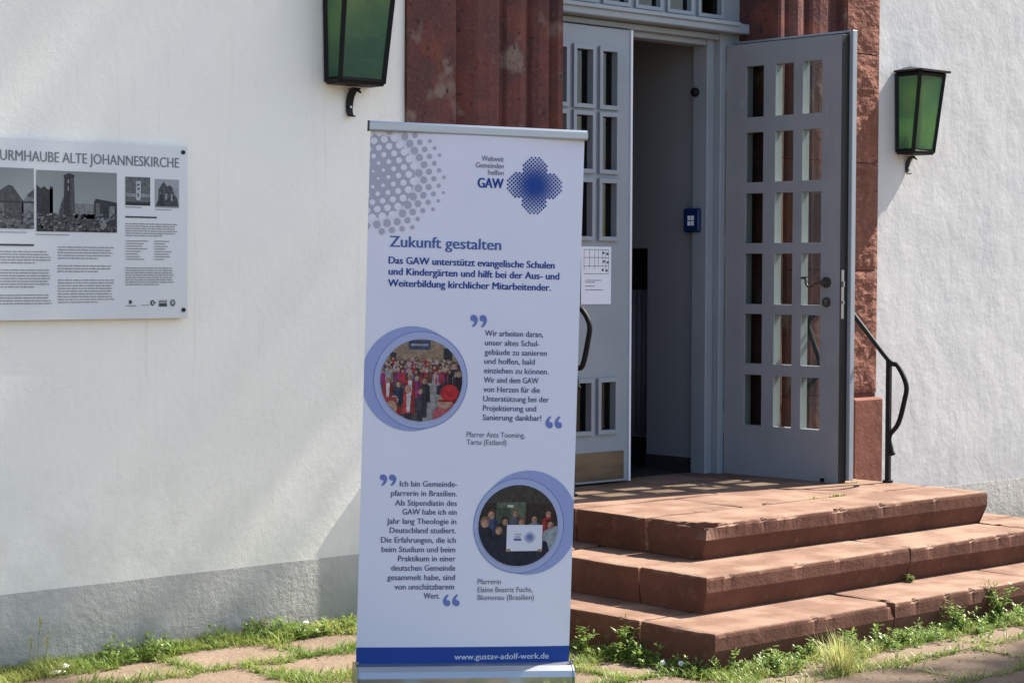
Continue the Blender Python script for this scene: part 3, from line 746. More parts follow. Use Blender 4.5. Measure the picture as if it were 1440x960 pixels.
# halftone corner pattern
P = Print(bplace); GREY = (.46, .475, .58)
cxd, cyd = -.395, 1.953; R1 = .150
P.add(ell(cxd, cyd, R1, R1*1.05, 40), GREY, 1, inb)
px = .0385
for j in range(-12, 13):
    for i in range(-10, 11):
        ox = (i + (.5 if j % 2 else 0))*px; oy = j*.029 + ox*.17
        x, y = cxd+.012+ox, cyd+oy-.010; d = math.hypot(x-cxd, (y-cyd)*.93)
        lob = .045*abs(math.cos(2*math.atan2(y-cyd, x-cxd)))
        if d < R1+.004: P.add(ell(x, y, .004+.011*(d/R1), .004+.011*(d/R1), 12), M_BANNER, 2, inb)
        elif d < .228+lob and y > 1.742:
            r = max(.003, .0145*(1-max(0, d-R1-.02)/(.12+lob))); P.add(ell(x, y, r, r*1.05, 12), GREY, 1.5, inb)
P.build("dot_pattern", ban)
# quatrefoil logo of dots
P = Print(bplace); lc, ly = .2215, 1.939; NV = (.02, .07, .33)
pl = .0088
for j in range(-16, 17):
    for i in range(-16, 17):
        if (i+j) % 2: continue
        x, y = i*pl*.86, j*pl*.86
        q = abs(x)+abs(y); mxd = max(abs(x), abs(y)); mnd = min(abs(x), abs(y))
        inside = (mxd < .062 and mnd < .049) or (mxd >= .062 and ((mxd-.062)/.046)**2+(mnd/.050)**2 < 1.05) or math.hypot(x, y) < .070
        if not inside: continue
        d = math.hypot(x, y); r = .0082*(1-d/.26)
        P.add([(lc+x-r, ly+y), (lc+x, ly+y-r), (lc+x+r, ly+y), (lc+x, ly+y+r)], NV, 1)
P.build("logo", ban)
LINES = [("Weltweit",0.011,0.097,2.025,"s"),("Gemeinden",-0.011,0.097,1.999,"s"),("helfen",0.037,0.098,1.973,"s"),("GAW",-0.001,0.098,1.923,"b"),
("Zukunft gestalten",-0.332,0.096,1.687,"h"),("Das GAW unterstützt evangelische Schulen",-0.334,0.310,1.623,"n"),("und Kindergärten und hilft bei der Aus- und",-0.333,0.330,1.581,"n"),("Weiterbildung kirchlicher Mitarbeitender.",-0.334,0.298,1.537,"n"),
("Wir arbeiten daran,",0.044,0.273,1.358,"t"),("unser altes Schul-",0.045,0.260,1.322,"t"),("gebäude zu sanieren",0.045,0.290,1.286,"t"),("und hoffen, bald",0.045,0.243,1.251,"t"),("einziehen zu können.",0.045,0.299,1.215,"t"),("Wir sind dem GAW",0.045,0.260,1.179,"t"),("von Herzen für die",0.045,0.267,1.143,"t"),("Unterstützung bei der",0.045,0.304,1.107,"t"),("Projektierung und",0.045,0.254,1.071,"t"),("Sanierung dankbar!",0.045,0.276,1.035,"t"),
("Pfarrer Ants Tooming,",-0.016,0.213,0.969,"c"),("Tartu (Estland)",-0.015,0.141,0.940,"c"),
("Ich bin Gemeinde-",-0.268,-0.047,0.777,"t"),("pfarrerin in Brasilien.",-0.301,-0.047,0.741,"t"),("Als Stipendiatin des",-0.284,-0.046,0.704,"t"),("GAW habe ich ein",-0.255,-0.046,0.670,"t"),("Jahr lang Theologie in",-0.314,-0.046,0.634,"t"),("Deutschland studiert.",-0.302,-0.047,0.599,"t"),("Die Erfahrungen, die ich",-0.334,-0.046,0.562,"t"),("beim Studium und beim",-0.331,-0.047,0.526,"t"),("Praktikum in einer",-0.267,-0.045,0.491,"t"),("deutschen Gemeinde",-0.292,-0.045,0.455,"t"),("gesammelt habe, sind",-0.306,-0.045,0.419,"t"),("von unschätzbarem",-0.277,-0.047,0.383,"t"),("Wert.",-0.164,-0.103,0.348,"t"),
("Pfarrerin",0.044,0.135,0.403,"c"),("Elaine Beatriz Fuchs,",0.045,0.262,0.372,"c"),("Blumenau (Brasilien)",0.046,0.268,0.342,"c"),("www.gustav-adolf-werk.de",-0.038,0.334,0.113,"w")]
ST = {'s': (.0195, CAPT, .02), 'b': (.037, NV, .05), 'h': (.041, HEADB, .035), 'n': (.0265, NAVY, .045), 't': (.0215, TXT, .025), 'c': (.020, CAPT, .015), 'w': (.022, (.62, .66, .78), .03)}
for t_, a_, b_, y_, k_ in LINES:
    cap, col, bo = ST[k_]; lettering(t_, a_, b_, y_, cap, flat(col), bplace, 3 if k_ == 'w' else 1, ban, bo)
# quotation marks
def quote(x0, x1, y0, y1, up):
    P = Print(bplace); wq = (x1-x0)*.45; h = y1-y0; QC = (.17, .23, .56)
    shp = [(.08, .93), (.30, 1.0), (.62, .98), (.88, .84), (1.0, .62), (.93, .38), (.70, .16), (.38, .0), (.22, .10), (.45, .27), (.52, .42), (.42, .50), (.18, .50), (.02, .62), (.0, .80)]
    for k in (0, 1):
        xa = x0 + k*(x1-x0-wq)
        pts = [((1-a, 1-b) if up else (a, b)) for a, b in shp]
        P.add([(xa+a*wq, y0+b*h) for a, b in pts], QC, 1)
    P.build("quotation_mark", ban)
quote(-.0147, .0504, 1.3894, 1.4374, False); quote(.2928, .359, 1.0068, 1.0546, True)
quote(-.3457, -.2815, .7782, .8222, False); quote(-.0892, -.0241, .3183, .3647, True)
# round photographs
def medallion(c, r, rc, rr_, dc, dr):
    P = Print(bplace)
    P.add(ell(*dc, dr, dr*1.03, 56), PALE, 1, inb)
    P.add(ell(*rc, rr_, rr_*1.03, 56), (.42, .48, .74), 1.5, inb)
    n = 56
    for k in range(n):
        a0, a1 = 2*math.pi*k/n, 2*math.pi*(k+1)/n; q = .985
        P.add([(rc[0]+rr_*math.cos(a0), rc[1]+rr_*1.03*math.sin(a0)), (rc[0]+rr_*math.cos(a1), rc[1]+rr_*1.03*math.sin(a1)), (rc[0]+rr_*q*math.cos(a1), rc[1]+rr_*1.03*q*math.sin(a1)), (rc[0]+rr_*q*math.cos(a0), rc[1]+rr_*1.03*q*math.sin(a0))], RING, 2, inb)
    P.build("ring_motif", ban)
medallion((-.197, 1.183), .158, (-.1998, 1.1835), .181, (-.2334, 1.188), .194)
medallion((.1975, .630), .158, (.2004, .629), .179, (.2365, .641), .196)
def person(P, x, y, s, top, skin, hair, clip, L, white=False, leg=(.03, .03, .05), full=False):
    if full: P.add([(x-.18*s, y-2.6*s), (x+.18*s, y-2.6*s), (x+.24*s, y-1.2*s), (x-.24*s, y-1.2*s)], leg, L, clip)
    P.add([(x-.42*s, y-1.5*s), (x+.42*s, y-1.5*s), (x+.36*s, y-.35*s), (x+.15*s, y-.18*s), (x-.15*s, y-.18*s), (x-.36*s, y-.35*s)], top, L+.2, clip)
    if white: P.add([(x-.10*s, y-1.4*s), (x+.10*s, y-1.4*s), (x+.14*s, y-.25*s), (x-.14*s, y-.25*s)], (.6, .58, .6), L+.4, clip)
    P.add(ell(x, y+.05*s, .22*s, .27*s, 12), hair, L+.5, clip)
    P.add(ell(x, y-.02*s, .165*s, .20*s, 12), skin, L+.7, clip)
    if s > .045:
        dk = tuple(q*.35 for q in skin)
        for ex in (-.07, .07): P.add(rect(x+(ex-.028)*s, x+(ex+.028)*s, y-.005*s, y+.022*s), dk, L+.9, clip)
        P.add(rect(x-.045*s, x+.045*s, y-.125*s, y-.105*s), dk, L+.9, clip)
        P.add([(x+.02*s, y-.06*s), (x+.16*s, y-.10*s), (x+.165*s, y+.1*s), (x+.10*s, y+.12*s)], tuple(q*.62 for q in skin), L+.85, clip)
        P.add([(x+.08*s, y-1.5*s), (x+.42*s, y-1.5*s), (x+.36*s, y-.35*s), (x+.16*s, y-.2*s)], tuple(q*.5 for q in top), L+.3, clip)
cc, cr = (-.1968, 1.183), .157
cl = lambda p: clip_rect(clip_circle([(x, cc[1]+(y-cc[1])/1.03) for x, y in p], *cc, cr), -BW, BW, VB, VT)
P = Print(bplace, .03, True); rq = random.Random(11)
P.add(ell(*cc, cr*1.2, cr*1.2, 40), (.30, .22, .15), 3, cl)
P.add(rect(-.36, -.02, 1.02, 1.24), (.10, .085, .08), 3.2, cl)
P.add([(-.20, 1.00), (-.02, 1.00), (-.05, 1.19), (-.17, 1.19)], (.30, .29, .29), 3.4, cl)
P.add(rect(-.25, -.165, 1.303, 1.34), (.05, .07, .13), 3.4, cl); P.add(rect(-.24, -.175, 1.318, 1.326), (.3, .33, .4), 3.6, cl)
P.add(rect(-.115, -.08, 1.26, 1.31), (.03, .03, .04), 3.4, cl); P.add(rect(-.32, -.295, 1.25, 1.29), (.05, .05, .06), 3.4, cl)
P.add(rect(-.36, -.27, 1.22, 1.245), (.05, .08, .03), 3.5, cl)
SK = [(.42, .24, .17), (.36, .2, .14), (.48, .30, .22)]
TP = [(.45, .03, .04), (.35, .33, .37), (.03, .03, .06), (.04, .06, .17), (.28, .03, .16), (.12, .05, .04), (.5, .48, .5), (.03, .03, .03), (.04, .04, .05)]
for row, (yy, s, n) in enumerate(((1.262, .024, 22), (1.250, .027, 20), (1.236, .030, 18), (1.218, .033, 15))):
    for k in range(n):
        x = -.345+.30*(k+rq.uniform(-.3, .3))/n
        person(P, x, yy+rq.uniform(-.006, .006), s, rq.choice(TP), rq.choice(SK), rq.choice([(.05, .03, .02), (.14, .09, .05), (.4, .38, .36)]), cl, 4+row)
for x, y, s, tp, wt in ((-.325, 1.185, .05, (.40, .03, .04), 1), (-.285, 1.165, .05, (.03, .04, .10), 0), (-.24, 1.195, .052, (.50, .03, .05), 1), (-.215, 1.19, .05, (.32, .04, .20), 0), (-.185, 1.18, .055, (.03, .03, .04), 0), (-.30, 1.10, .07, (.5, .04, .04), 1), (-.245, 1.145, .062, (.50, .05, .05), 1), (-.10, 1.235, .055, (.02, .02, .03), 0), (-.073, 1.24, .06, (.02, .02, .03), 0), (-.055, 1.21, .06, (.05, .02, .03), 0), (-.13, 1.22, .035, (.42, .06, .05), 0), (-.20, 1.14, .05, (.05, .05, .07), 0)):
    person(P, x, y, s, tp, rq.choice(SK), (.10, .06, .04) if not wt else (.42, .38, .36), cl, 7, wt, full=True)
P.add(rect(-.36, -.29, 1.05, 1.115), (.34, .04, .04), 8.2, cl); P.add(ell(-.31, 1.075, .022, .026, 14), (.45, .28, .2), 8.4, cl)
P.add([(-.15, 1.02), (-.03, 1.02), (-.06, 1.09), (-.10, 1.11), (-.15, 1.06)], (.42, .10, .12), 8.2, cl); P.add(ell(-.105, 1.10, .03, .026, 14), (.45, .28, .2), 8.4, cl)
P.add(ell(-.088, 1.135, .036, .033, 18), (.50, .02, .03), 8.6, cl); P.add(rect(-.13, -.06, 1.10, 1.108), (.30, .01, .02), 8.8, cl)
P.build("crowd_photo", ban)
cc2 = (.1975, .630)
cl2 = lambda p: clip_circle([(x, cc2[1]+(y-cc2[1])/1.03) for x, y in p], *cc2, cr)
P = Print(bplace, .03, True)
P.add(ell(*cc2, cr*1.2, cr*1.2, 40), (.035, .022, .020), 3, cl2)
P.add(rect(.0, .4, .72, .82), (.05, .045, .04), 3.2, cl2)
P.add(rect(.11, .225, .64, .722), (.10, .13, .09), 3.4, cl2); P.add(rect(.152, .176, .702, .712), (.6, .62, .5), 3.6, cl2); P.add(rect(.115, .165, .645, .70), (.05, .075, .05), 3.5, cl2)
for k, (x, y, s, tp, h) in enumerate(((.09, .672, .075, (.05, .07, .16), (.06, .04, .03)), (.185, .678, .058, (.10, .10, .14), (.16, .10, .05)), (.315, .676, .062, (.36, .03, .03), (.05, .03, .02)), (.26, .655, .065, (.22, .25, .34), (.03, .02, .02)),
        (.145, .645, .066, (.03, .03, .04), (.02, .02, .02)), (.21, .642, .064, (.20, .03, .03), (.22, .08, .04)), (.065, .640, .085, (.015, .018, .04), (.20, .14, .08)), (.325, .632, .078, (.30, .33, .36), (.03, .02, .02)), (.12, .607, .062, (.02, .022, .04), (.3, .2, .12)))):
    person(P, x, y, s, tp, [(.50, .27, .19), (.42, .23, .16)][k % 2], h, cl2, 4+k*.5)
    P.add(rect(x-.05*s, x+.05*s, y-.13*s, y-.10*s), (.30, .08, .07), 5+k*.5, cl2)
P.add([(.04, .47), (.36, .47), (.33, .56), (.27, .58), (.10, .58), (.05, .60)], (.014, .018, .04), 9, cl2)
P.add([(.33, .50), (.37, .55), (.35, .63), (.30, .61)], (.32, .36, .40), 9.2, cl2)
P.add([(.152, .528), (.293, .530), (.293, .633), (.152, .633)], flat((.74, .76, .88)), 9.6, cl2)
for j in range(-7, 8):
    for i in range(-7, 8):
        if (i+j) % 2 or abs(i)+abs(j) > 9: continue
        r = .0030*(1-math.hypot(i, j)/11); P.add(rect(.243+i*.0034-r, .243+i*.0034+r, .583+j*.0034-r, .583+j*.0034+r), (.10, .18, .45), 10, cl2)
P.add(rect(.183, .207, .583, .588), (.3, .32, .4), 10, cl2); P.add(rect(.183, .21, .593, .597), (.3, .32, .4), 10, cl2); P.add(rect(.180, .21, .570, .579), (.10, .13, .4), 10, cl2)
for x in (.16, .285): P.add(ell(x, .532, .010, .006, 10), (.5, .28, .2), 10.4, cl2)
P.build("group_photo", ban)
# hardware
bm = bmesh.new()
prof = [(-.004, 2.120), (-.012, 2.126), (-.012, 2.150), (-.006, 2.158), (.012, 2.158), (.018, 2.150), (.018, 2.126), (.010, 2.120)]
def extx(bm, prof, x0, x1):
    a = [bm.verts.new((x0, y, z)) for y, z in prof]; b = [bm.verts.new((x1, y, z)) for y, z in prof]; n = len(prof)
    for k in range(n): bm.faces.new((a[k], a[(k+1) % n], b[(k+1) % n], b[k]))
    bm.faces.new(a[::-1]); bm.faces.new(b)
extx(bm, prof, -.424, .424); mobj("top_rail", bm, M_ALU, ban, world=False)
for s in (-1, 1):
    bx("end_cap", s*.4262-.002, s*.4262+.002, -.013, .019, 2.119, 2.159, M_DARK, ban, world=False)
bm = bmesh.new(); prof = [(-.012, .100), (-.045, .096), (-.072, .080), (-.082, .058), (-.080, .034), (-.066, .020), (.07, .020), (.085, .04), (.085, .07), (.06, .092), (.02, .100)]
extx(bm, prof, -.414, .412); o = mobj("base_cassette", bm, M_ALU, ban, world=False)
for s in (-1, 1):
    bm = bmesh.new(); prof2 = [(y*1.02, .06+(z-.06)*1.03) for y, z in prof]; extx(bm, prof2, min(s*.4145, s*.4215), max(s*.4145, s*.4215)); mobj("end_cap", bm, M_STEEL if s < 0 else M_ALU, ban, world=False)
    bx("foot", s*.203-.032, s*.203+.032, -.20, .20, -.002, .018, M_ALU, ban, .004, world=False)
    bm = bmesh.new(); cyl(bm, (s*.418, -.03, .104), (0, 0, 1), .007, .01, 10); mobj("thumb_screw", bm, M_STEEL, ban, world=False)
bm = bmesh.new(); tube(bm, [(0, .05, .1), (0, .03, 1.2), (0, .022, 2.13)], .009, 8); mobj("support_pole", bm, M_ALU, ban, world=False)

# ---------------------------------------------------------------- information board
SX0, SX1, SZ0, SZ1 = 2.86, 4.655, 1.40, 2.127
board = empty("information_board", (4.655, 0, 1.40)); bwi = wm(board).inverted()
tag(board, "white information board headed Turmhaube Alte Johanneskirche screwed to the wall", "sign")
bx("board_panel", SX0, SX1, -.030, -.012, SZ0, SZ1, mat("board_acrylic", (.57, .595, .61), .3, spec=.5, noise=[(2, (.55, .575, .59), .4, .7, 2)]), board, .001)
for x in (SX0+.03, SX1-.022):
    for z in (SZ0+.035, SZ1-.025):
        bm = bmesh.new(); cyl(bm, (x, -.0301, z), (0, -1, 0), .009, .005, 14); mobj("screw", bm, M_DARK, board)
        bm = bmesh.new(); cyl(bm, (x, -.0118, z), (0, 1, 0), .010, .0125, 10); mobj("spacer", bm, M_STEEL, board)
def splace(x, z, layer): return tuple(bwi @ Vector((x, -.0306-.0005*layer, z)))
DK = (.075, .085, .095); G2 = (.30, .31, .33)
lettering("TURMHAUBE ALTE JOHANNESKIRCHE", 3.752, 4.612, 2.036, .041, flat((.20, .215, .235)), splace, 1, board, .02)
rs = random.Random(5)
P = Print(splace, 0)
def para(x0, x1, zt, zb, pitch=.0112, col=G2, last=.7):
    n = max(1, int(round((zt-zb)/pitch))); 
    for k in range(n):
        z = zt-(k+.5)*pitch; x = x0; xe = x1-rs.uniform(0, .02) if k < n-1 else x0+(x1-x0)*last
        while x < xe-.004:
            wl = min(rs.choice((.010, .014, .020, .028, .036)), xe-x)
            P.add(rect(x, x+wl, z-.0020, z+.0022), col, 1); 
            if rs.random() < .6: P.add(rect(x+wl*.3, x+wl*.3+.0015, z-.002, z+.0042), col, 1)
            x += wl+.0028
for a in (3.08, 3.36): para(a, a+.22, 1.676, 1.47)
for a, b in ((3.64, 3.74), (3.780-.0, 4.011)): pass
para(3.76, 4.011, 1.680, 1.626); para(3.76, 4.011, 1.606, 1.528); para(3.76, 4.011, 1.506, 1.466, last=1)
para(4.037, 4.30, 1.700, 1.643); para(4.037, 4.30, 1.624, 1.592); para(4.037, 4.30, 1.566, 1.461)
para(4.351, 4.606, 1.800, 1.746, .0098)
for k in range(8):
    z = 1.724-k*.0108
    for x0, ww in ((4.357, .05+.06*rs.random()), (4.494, .04+.05*rs.random())):
        P.add(rect(x0-.006, x0-.003, z-.002, z+.001), DK, 1); P.add(rect(x0, x0+ww, z-.002, z+.002), G2, 1)
para(4.351, 4.59, 1.616, 1.540, .0098)
P.add(rect(4.351, 4.503, 1.820, 1.827), DK, 1); P.add(rect(3.76, 3.931, 1.697, 1.705), DK, 1)
for x0, x1, z in ((3.60, 3.90, 1.751), (3.94, 4.09, 1.744), (4.353, 4.43, 1.864), (4.496, 4.575, 1.857)): P.add(rect(x0, x1, z-.0018, z+.0018), G2, 1)
P.build("body_text", board)
# historic photographs printed on the board
def ph(x0, x1, z0, z1, shapes, sky=(.33, .37, .37)):
    P = Print(splace, 0, True); c = lambda p: clip_rect(p, x0, x1, z0, z1)
    for q in range(12):
        f = .62+.055*q if x1-x0 > .2 else 1
        P.add(rect(x0, x1, z0+(z1-z0)*q/12, z0+(z1-z0)*(q+1)/12), flat(tuple(f2*(1.28-f*.45) for f2 in sky)), 1)
    W, H = x1-x0, z1-z0
    for L, col, pts in shapes: P.add([(x0+a*W, z0+b*H) for a, b in pts], col, 1.5+L*.4, c)
    P.build("printed_photograph", board)
B1, B2, B3 = (.03, .035, .04), (.07, .075, .08), (.14, .15, .155)
rv = random.Random(9)
def rubble(n, y0, y1, x0=0, x1=1, cols=(B1, B2, B3, (.22, .23, .24))):
    o = []
    for k in range(n):
        x, y, s = rv.uniform(x0, x1), y0+(y1-y0)*rv.random()**1.3, rv.uniform(.006, .024)
        o.append((4+k % 3, rv.choice(cols), [(x-s, y-s*.8), (x+s, y-s*.6), (x+s*.7, y+s), (x-s*.6, y+s*.7)]))
    return o
ph(3.943, 4.3115, 1.7565, 2.003, [(0, B2, rect(0, 1, 0, .30)), (1, B1, [(0, 0), (.2, 0), (.2, .72), (.17, .75), (.16, .68), (.12, .70), (.10, .74), (.05, .70), (0, .76)]), (1, B2, rect(.16, .20, .30, .7)),
    (2, B1, [(.33, .25), (.47, .25), (.46, .88), (.47, .93), (.40, .97), (.33, .93), (.34, .88)]), (3, B2, rect(.41, .46, .3, .88)), (3, (.3, .32, .32), rect(.38, .395, .68, .76)), (3, (.3, .32, .32), rect(.38, .395, .80, .86)),
    (1, B2, [(.27, .3), (.34, .3), (.34, .6), (.30, .47)]), (0, (.20, .215, .22), rect(.47, .74, .22, .47)), (1, B1, [(.71, .1), (1, .1), (1, .50), (.92, .52), (.73, .56), (.71, .5)]), (2, (.22, .235, .24), rect(.90, .97, .22, .44)), (2, B3, rect(.73, .78, .2, .48)), (2, (.25, .26, .27), ell(.82, .15, .05, .10, 12))] + rubble(260, .02, .30))
ph(3.60, 3.932, 1.7655, 2.007, [(0, B3, rect(0, 1, 0, .25)), (1, B2, [(.45, .15), (.86, .15), (.86, .45), (.72, .70), (.66, .72), (.52, .60), (.45, .45)]), (2, B3, [(.45, .15), (.6, .15), (.6, .45), (.45, .45)]), (1, B1, [(.3, .4), (.52, .4), (.52, .80), (.47, 1.0), (.38, 1.0), (.36, .8)]), (3, B1, rect(.42, 1, .43, .455)), (1, (.2, .21, .22), [(.84, .1), (1, .1), (1, .66), (.9, .55), (.84, .45)]), (2, B2, [(.9, .55), (1, .66), (1, .5)])] + rubble(160, .02, .3, .1), (.36, .40, .40))
ph(4.352, 4.471, 1.872, 1.990, [(0, (.13, .145, .15), rect(0, 1, 0, 1)), (1, (.28, .3, .31), rect(0, 1, .30, .42)), (2, (.5, .53, .55), rect(.42, .62, .18, .86)), (3, B2, rect(.47, .57, .55, .62)), (3, B2, rect(.47, .57, .70, .76)), (3, B3, rect(.48, .55, .30, .42)), (2, B1, rect(0, 1, 0, .12))])
ph(4.4935, 4.6125, 1.865, 1.985, [(0, B2, [(.02, .05), (.98, .05), (.92, .35), (.80, .45), (.72, .72), (.60, .80), (.50, .74), (.36, .92), (.26, .80), (.15, .62), (.14, .3)]), (1, B1, [(.1, .05), (.4, .05), (.35, .45), (.22, .5)]), (2, (.4, .42, .43), rect(.42, .50, .28, .5)), (2, (.4, .42, .43), rect(.66, .72, .25, .5))] + rubble(150, .05, .68, .12, .9), (.42, .46, .48))
P = Print(splace, 0)
P.add(rect(4.368, 4.380, 1.462, 1.478), DK, 1); P.add(rect(4.376, 4.384, 1.468, 1.4705), DK, 1); P.add(rect(4.353, 4.402, 1.452, 1.456), G2, 1)
P.add(rect(4.425, 4.465, 1.455, 1.458), G2, 1); P.add(ell(4.481, 1.466, .011, .012, 16), DK, 1); P.add(ell(4.483, 1.466, .006, .007, 12), (.52, .555, .60), 2); P.add(rect(4.483, 4.497, 1.464, 1.469), DK, 2.5)
P.add(rect(4.512, 4.552, 1.466, 1.477), G2, 1); P.add(rect(4.512, 4.552, 1.450, 1.464), DK, 1)
P.add(ell(4.580, 1.465, .014, .015, 18), (.16, .17, .18), 1); P.add(ell(4.580, 1.467, .008, .008, 14), (.4, .42, .45), 2)
P.build("partner_logos", board)

# ---------------------------------------------------------------- paving slabs
rg = random.Random(21)
def in_steps(x0, x1, y0, y1): return x1 > CX-H3-.03 and x0 < CX+H3+.03 and y1 > F3-.04
def slab(x0, x1, y0, y1, k):
    bm = bmesh.new(); n = 5; gz = rg.uniform(-.006, .003); tx, ty = rg.uniform(-.008, .008), rg.uniform(-.008, .008); V = []
    g1 = rg.uniform(.005, .010)
    for j in range(n+1):
        row = []
        for i in range(n+1):
            fx, fy = i/n, j/n; x = x0+g1+(x1-x0-2*g1)*fx; y = y0+g1+(y1-y0-2*g1)*fy
            e = (i in (0, n)) + (j in (0, n))
            x += mn.noise(Vector((x*7, y*7, 1)))*.012; y += mn.noise(Vector((x*7, y*7, 9)))*.012
            if e == 2: x += (.5-fx)*.03; y += (.5-fy)*.03
            z = gz*.7+tx*(fx-.5)+ty*(fy-.5)+mn.noise(Vector((x*5, y*5, 3)))*.004 - (.002 if e else 0)
            row.append(bm.verts.new((x, y, z)))
        V.append(row)
    for j in range(n):
        for i in range(n): bm.faces.new((V[j][i], V[j][i+1], V[j+1][i+1], V[j+1][i]))
    b = [V[0][i] for i in range(n)]+[V[j][n] for j in range(n)]+[V[n][n-i] for i in range(n)]+[V[n-j][0] for j in range(n)]
    lo = [bm.verts.new((v.co.x, v.co.y, -.031)) for v in b]
    for i in range(len(b)): bm.faces.new((b[i], lo[i], lo[(i+1) % len(b)], b[(i+1) % len(b)]))
    mobj("paving_slab", bm, M_SLAB, ground)
JOINTS = []
y = -.17; row = 0
while y > -4.3:
    dpt = rg.uniform(.36, .50); x = 2.0+rg.uniform(-.3, .3)
    JOINTS.append(('h', y, 1.5, 11))
    while x < 10.6:
        ln = rg.uniform(.5, .95)
        if not in_steps(x, x+ln, y-dpt, y): slab(x, x+ln, y-dpt, y, 0)
        elif x < CX-H3-.25 and y-dpt > F3: slab(x, CX-H3-.05, y-dpt, y, 0)
        elif y-dpt < F3-.2 and x+ln > CX-H3: slab(max(x, x), x+ln, y-dpt, min(y, F3-.05), 0)
        JOINTS.append(('v', x, y-dpt, y)); x += ln
    y -= dpt; row += 1

nxs, nys = 320, 176; V = []; Fc = []
for j in range(nys+1):
    for i in range(nxs+1):
        x = 2.4+7.9*i/nxs; y = -4.4+4.42*j/nys
        q = mn.fractal(Vector((x*1.6, y*1.6, 12)), .9, 2.1, 4); sm = mn.noise(Vector((x*22, y*22, 5)))
        z = -.0085 + .011*q + .0022*sm + (.004 if x > 6.3 else -.002)
        if i in (0, nxs) or j == 0: z = -.04
        V.append((x, y, z))
for j in range(nys):
    for i in range(nxs):
        a = j*(nxs+1)+i; Fc.append((a, a+1, a+nxs+2, a+nxs+1))
soil = mobj("soil", (V, Fc), M_GROUND, None, smooth=True); tag(soil, kind='structure')
rk = random.Random(77); bm = bmesh.new()
for k in range(900):
    x, y = rk.uniform(3.4, 8.6), rk.uniform(-3.0, -.05); r_ = rk.choice((.003, .004, .005, .007))
    mm = bmesh.ops.create_icosphere(bm, subdivisions=1, radius=r_, matrix=Matrix.Translation((x, y, rk.uniform(-.004, .002))) @ Matrix.Diagonal((1, rk.uniform(.6, 1), .6, 1)))
grit = mobj("gravel", bm, mat("grit", (.22, .17, .13), .9, noise=[(30, (.10, .07, .05), .45, .6, 2)])); tag(grit, "loose grit scattered over the paving and bare soil", "gravel", kind='stuff')

# ---------------------------------------------------------------- grass and weeds (uncountable)
class Blades:
    def __init__(s): s.v = []; s.f = []; s.t = []
    def blade(s, x, y, z, L, wd, az, lean, tone, curl=.5):
        dx, dy = math.cos(az), math.sin(az); px_, py_ = -dy*wd/2, dx*wd/2
        o = len(s.v); n = 3
        for i in range(n):
            t = i/n; h = L*t*(1-.25*t*lean); f = lean*L*(t**1.6)*(1+curl*.3); w_ = 1-.35*t
            s.v += [(x+dx*f-px_*w_, y+dy*f-py_*w_, z+h), (x+dx*f+px_*w_, y+dy*f+py_*w_, z+h)]
        f = lean*L*(1+curl*.3); s.v.append((x+dx*f, y+dy*f, z+L*(1-.25*lean-(.35*lean*curl))))
        for i in range(n-1): s.f.append((o+2*i, o+2*i+1, o+2*i+3, o+2*i+2))
        s.f.append((o+2*n-2, o+2*n-1, o+2*n)); s.t += [tone]*n
    def leaf(s, p, d, up, L, wd, tone):
        d = d.normalized(); sd_ = d.cross(up).normalized(); nn = sd_.cross(d)
        o = len(s.v); P_ = [p, p+d*L*.35+sd_*wd/2-nn*L*.04, p+d*L*.4, p+d*L*.35-sd_*wd/2-nn*L*.04, p+d*L*.75+sd_*wd*.36-nn*L*.10, p+d*L*.8-nn*L*.06, p+d*L*.75-sd_*wd*.36-nn*L*.10, p+d*L-nn*L*.16]
        s.v += [tuple(q) for q in P_]; s.f += [(o, o+1, o+2), (o, o+2, o+3), (o+1, o+4, o+5, o+2), (o+2, o+5, o+6, o+3), (o+4, o+7, o+5), (o+5, o+7, o+6)]; s.t += [tone]*6
    def obj(s, name, mt, parent=None):
        o = mobj(name, (s.v, s.f), mt, parent)
        a = o.data.attributes.new("tone", 'FLOAT', 'FACE'); a.data.foreach_set('value', s.t); return o
def patch(x, y, sc=1.0, o=0): return mn.fractal(Vector((x*sc, y*sc, o)), .9, 2, 3)
G = Blades(); Wd_ = Blades(); rb = random.Random(31)
def rosette(B, x, y, z, R_, n, tone0, lift=.5):
    for k in range(n):
        a = rb.uniform(0, 6.28); el = rb.uniform(.1, 1.2)*lift
        d = Vector((math.cos(a)*math.cos(el), math.sin(a)*math.cos(el), math.sin(el)))
        L_ = R_*rb.uniform(.6, 1.2); B.leaf(Vector((x, y, z+rb.uniform(0, R_*.8))), d, Vector((0, 0, 1)), L_, L_*rb.uniform(.28, .45), min(1, max(0, tone0+rb.uniform(-.3, .3))))
def stepside(x, y): return CX-H3-.005 < x < CX+H3+.005 and y > F3-.004
n = 0
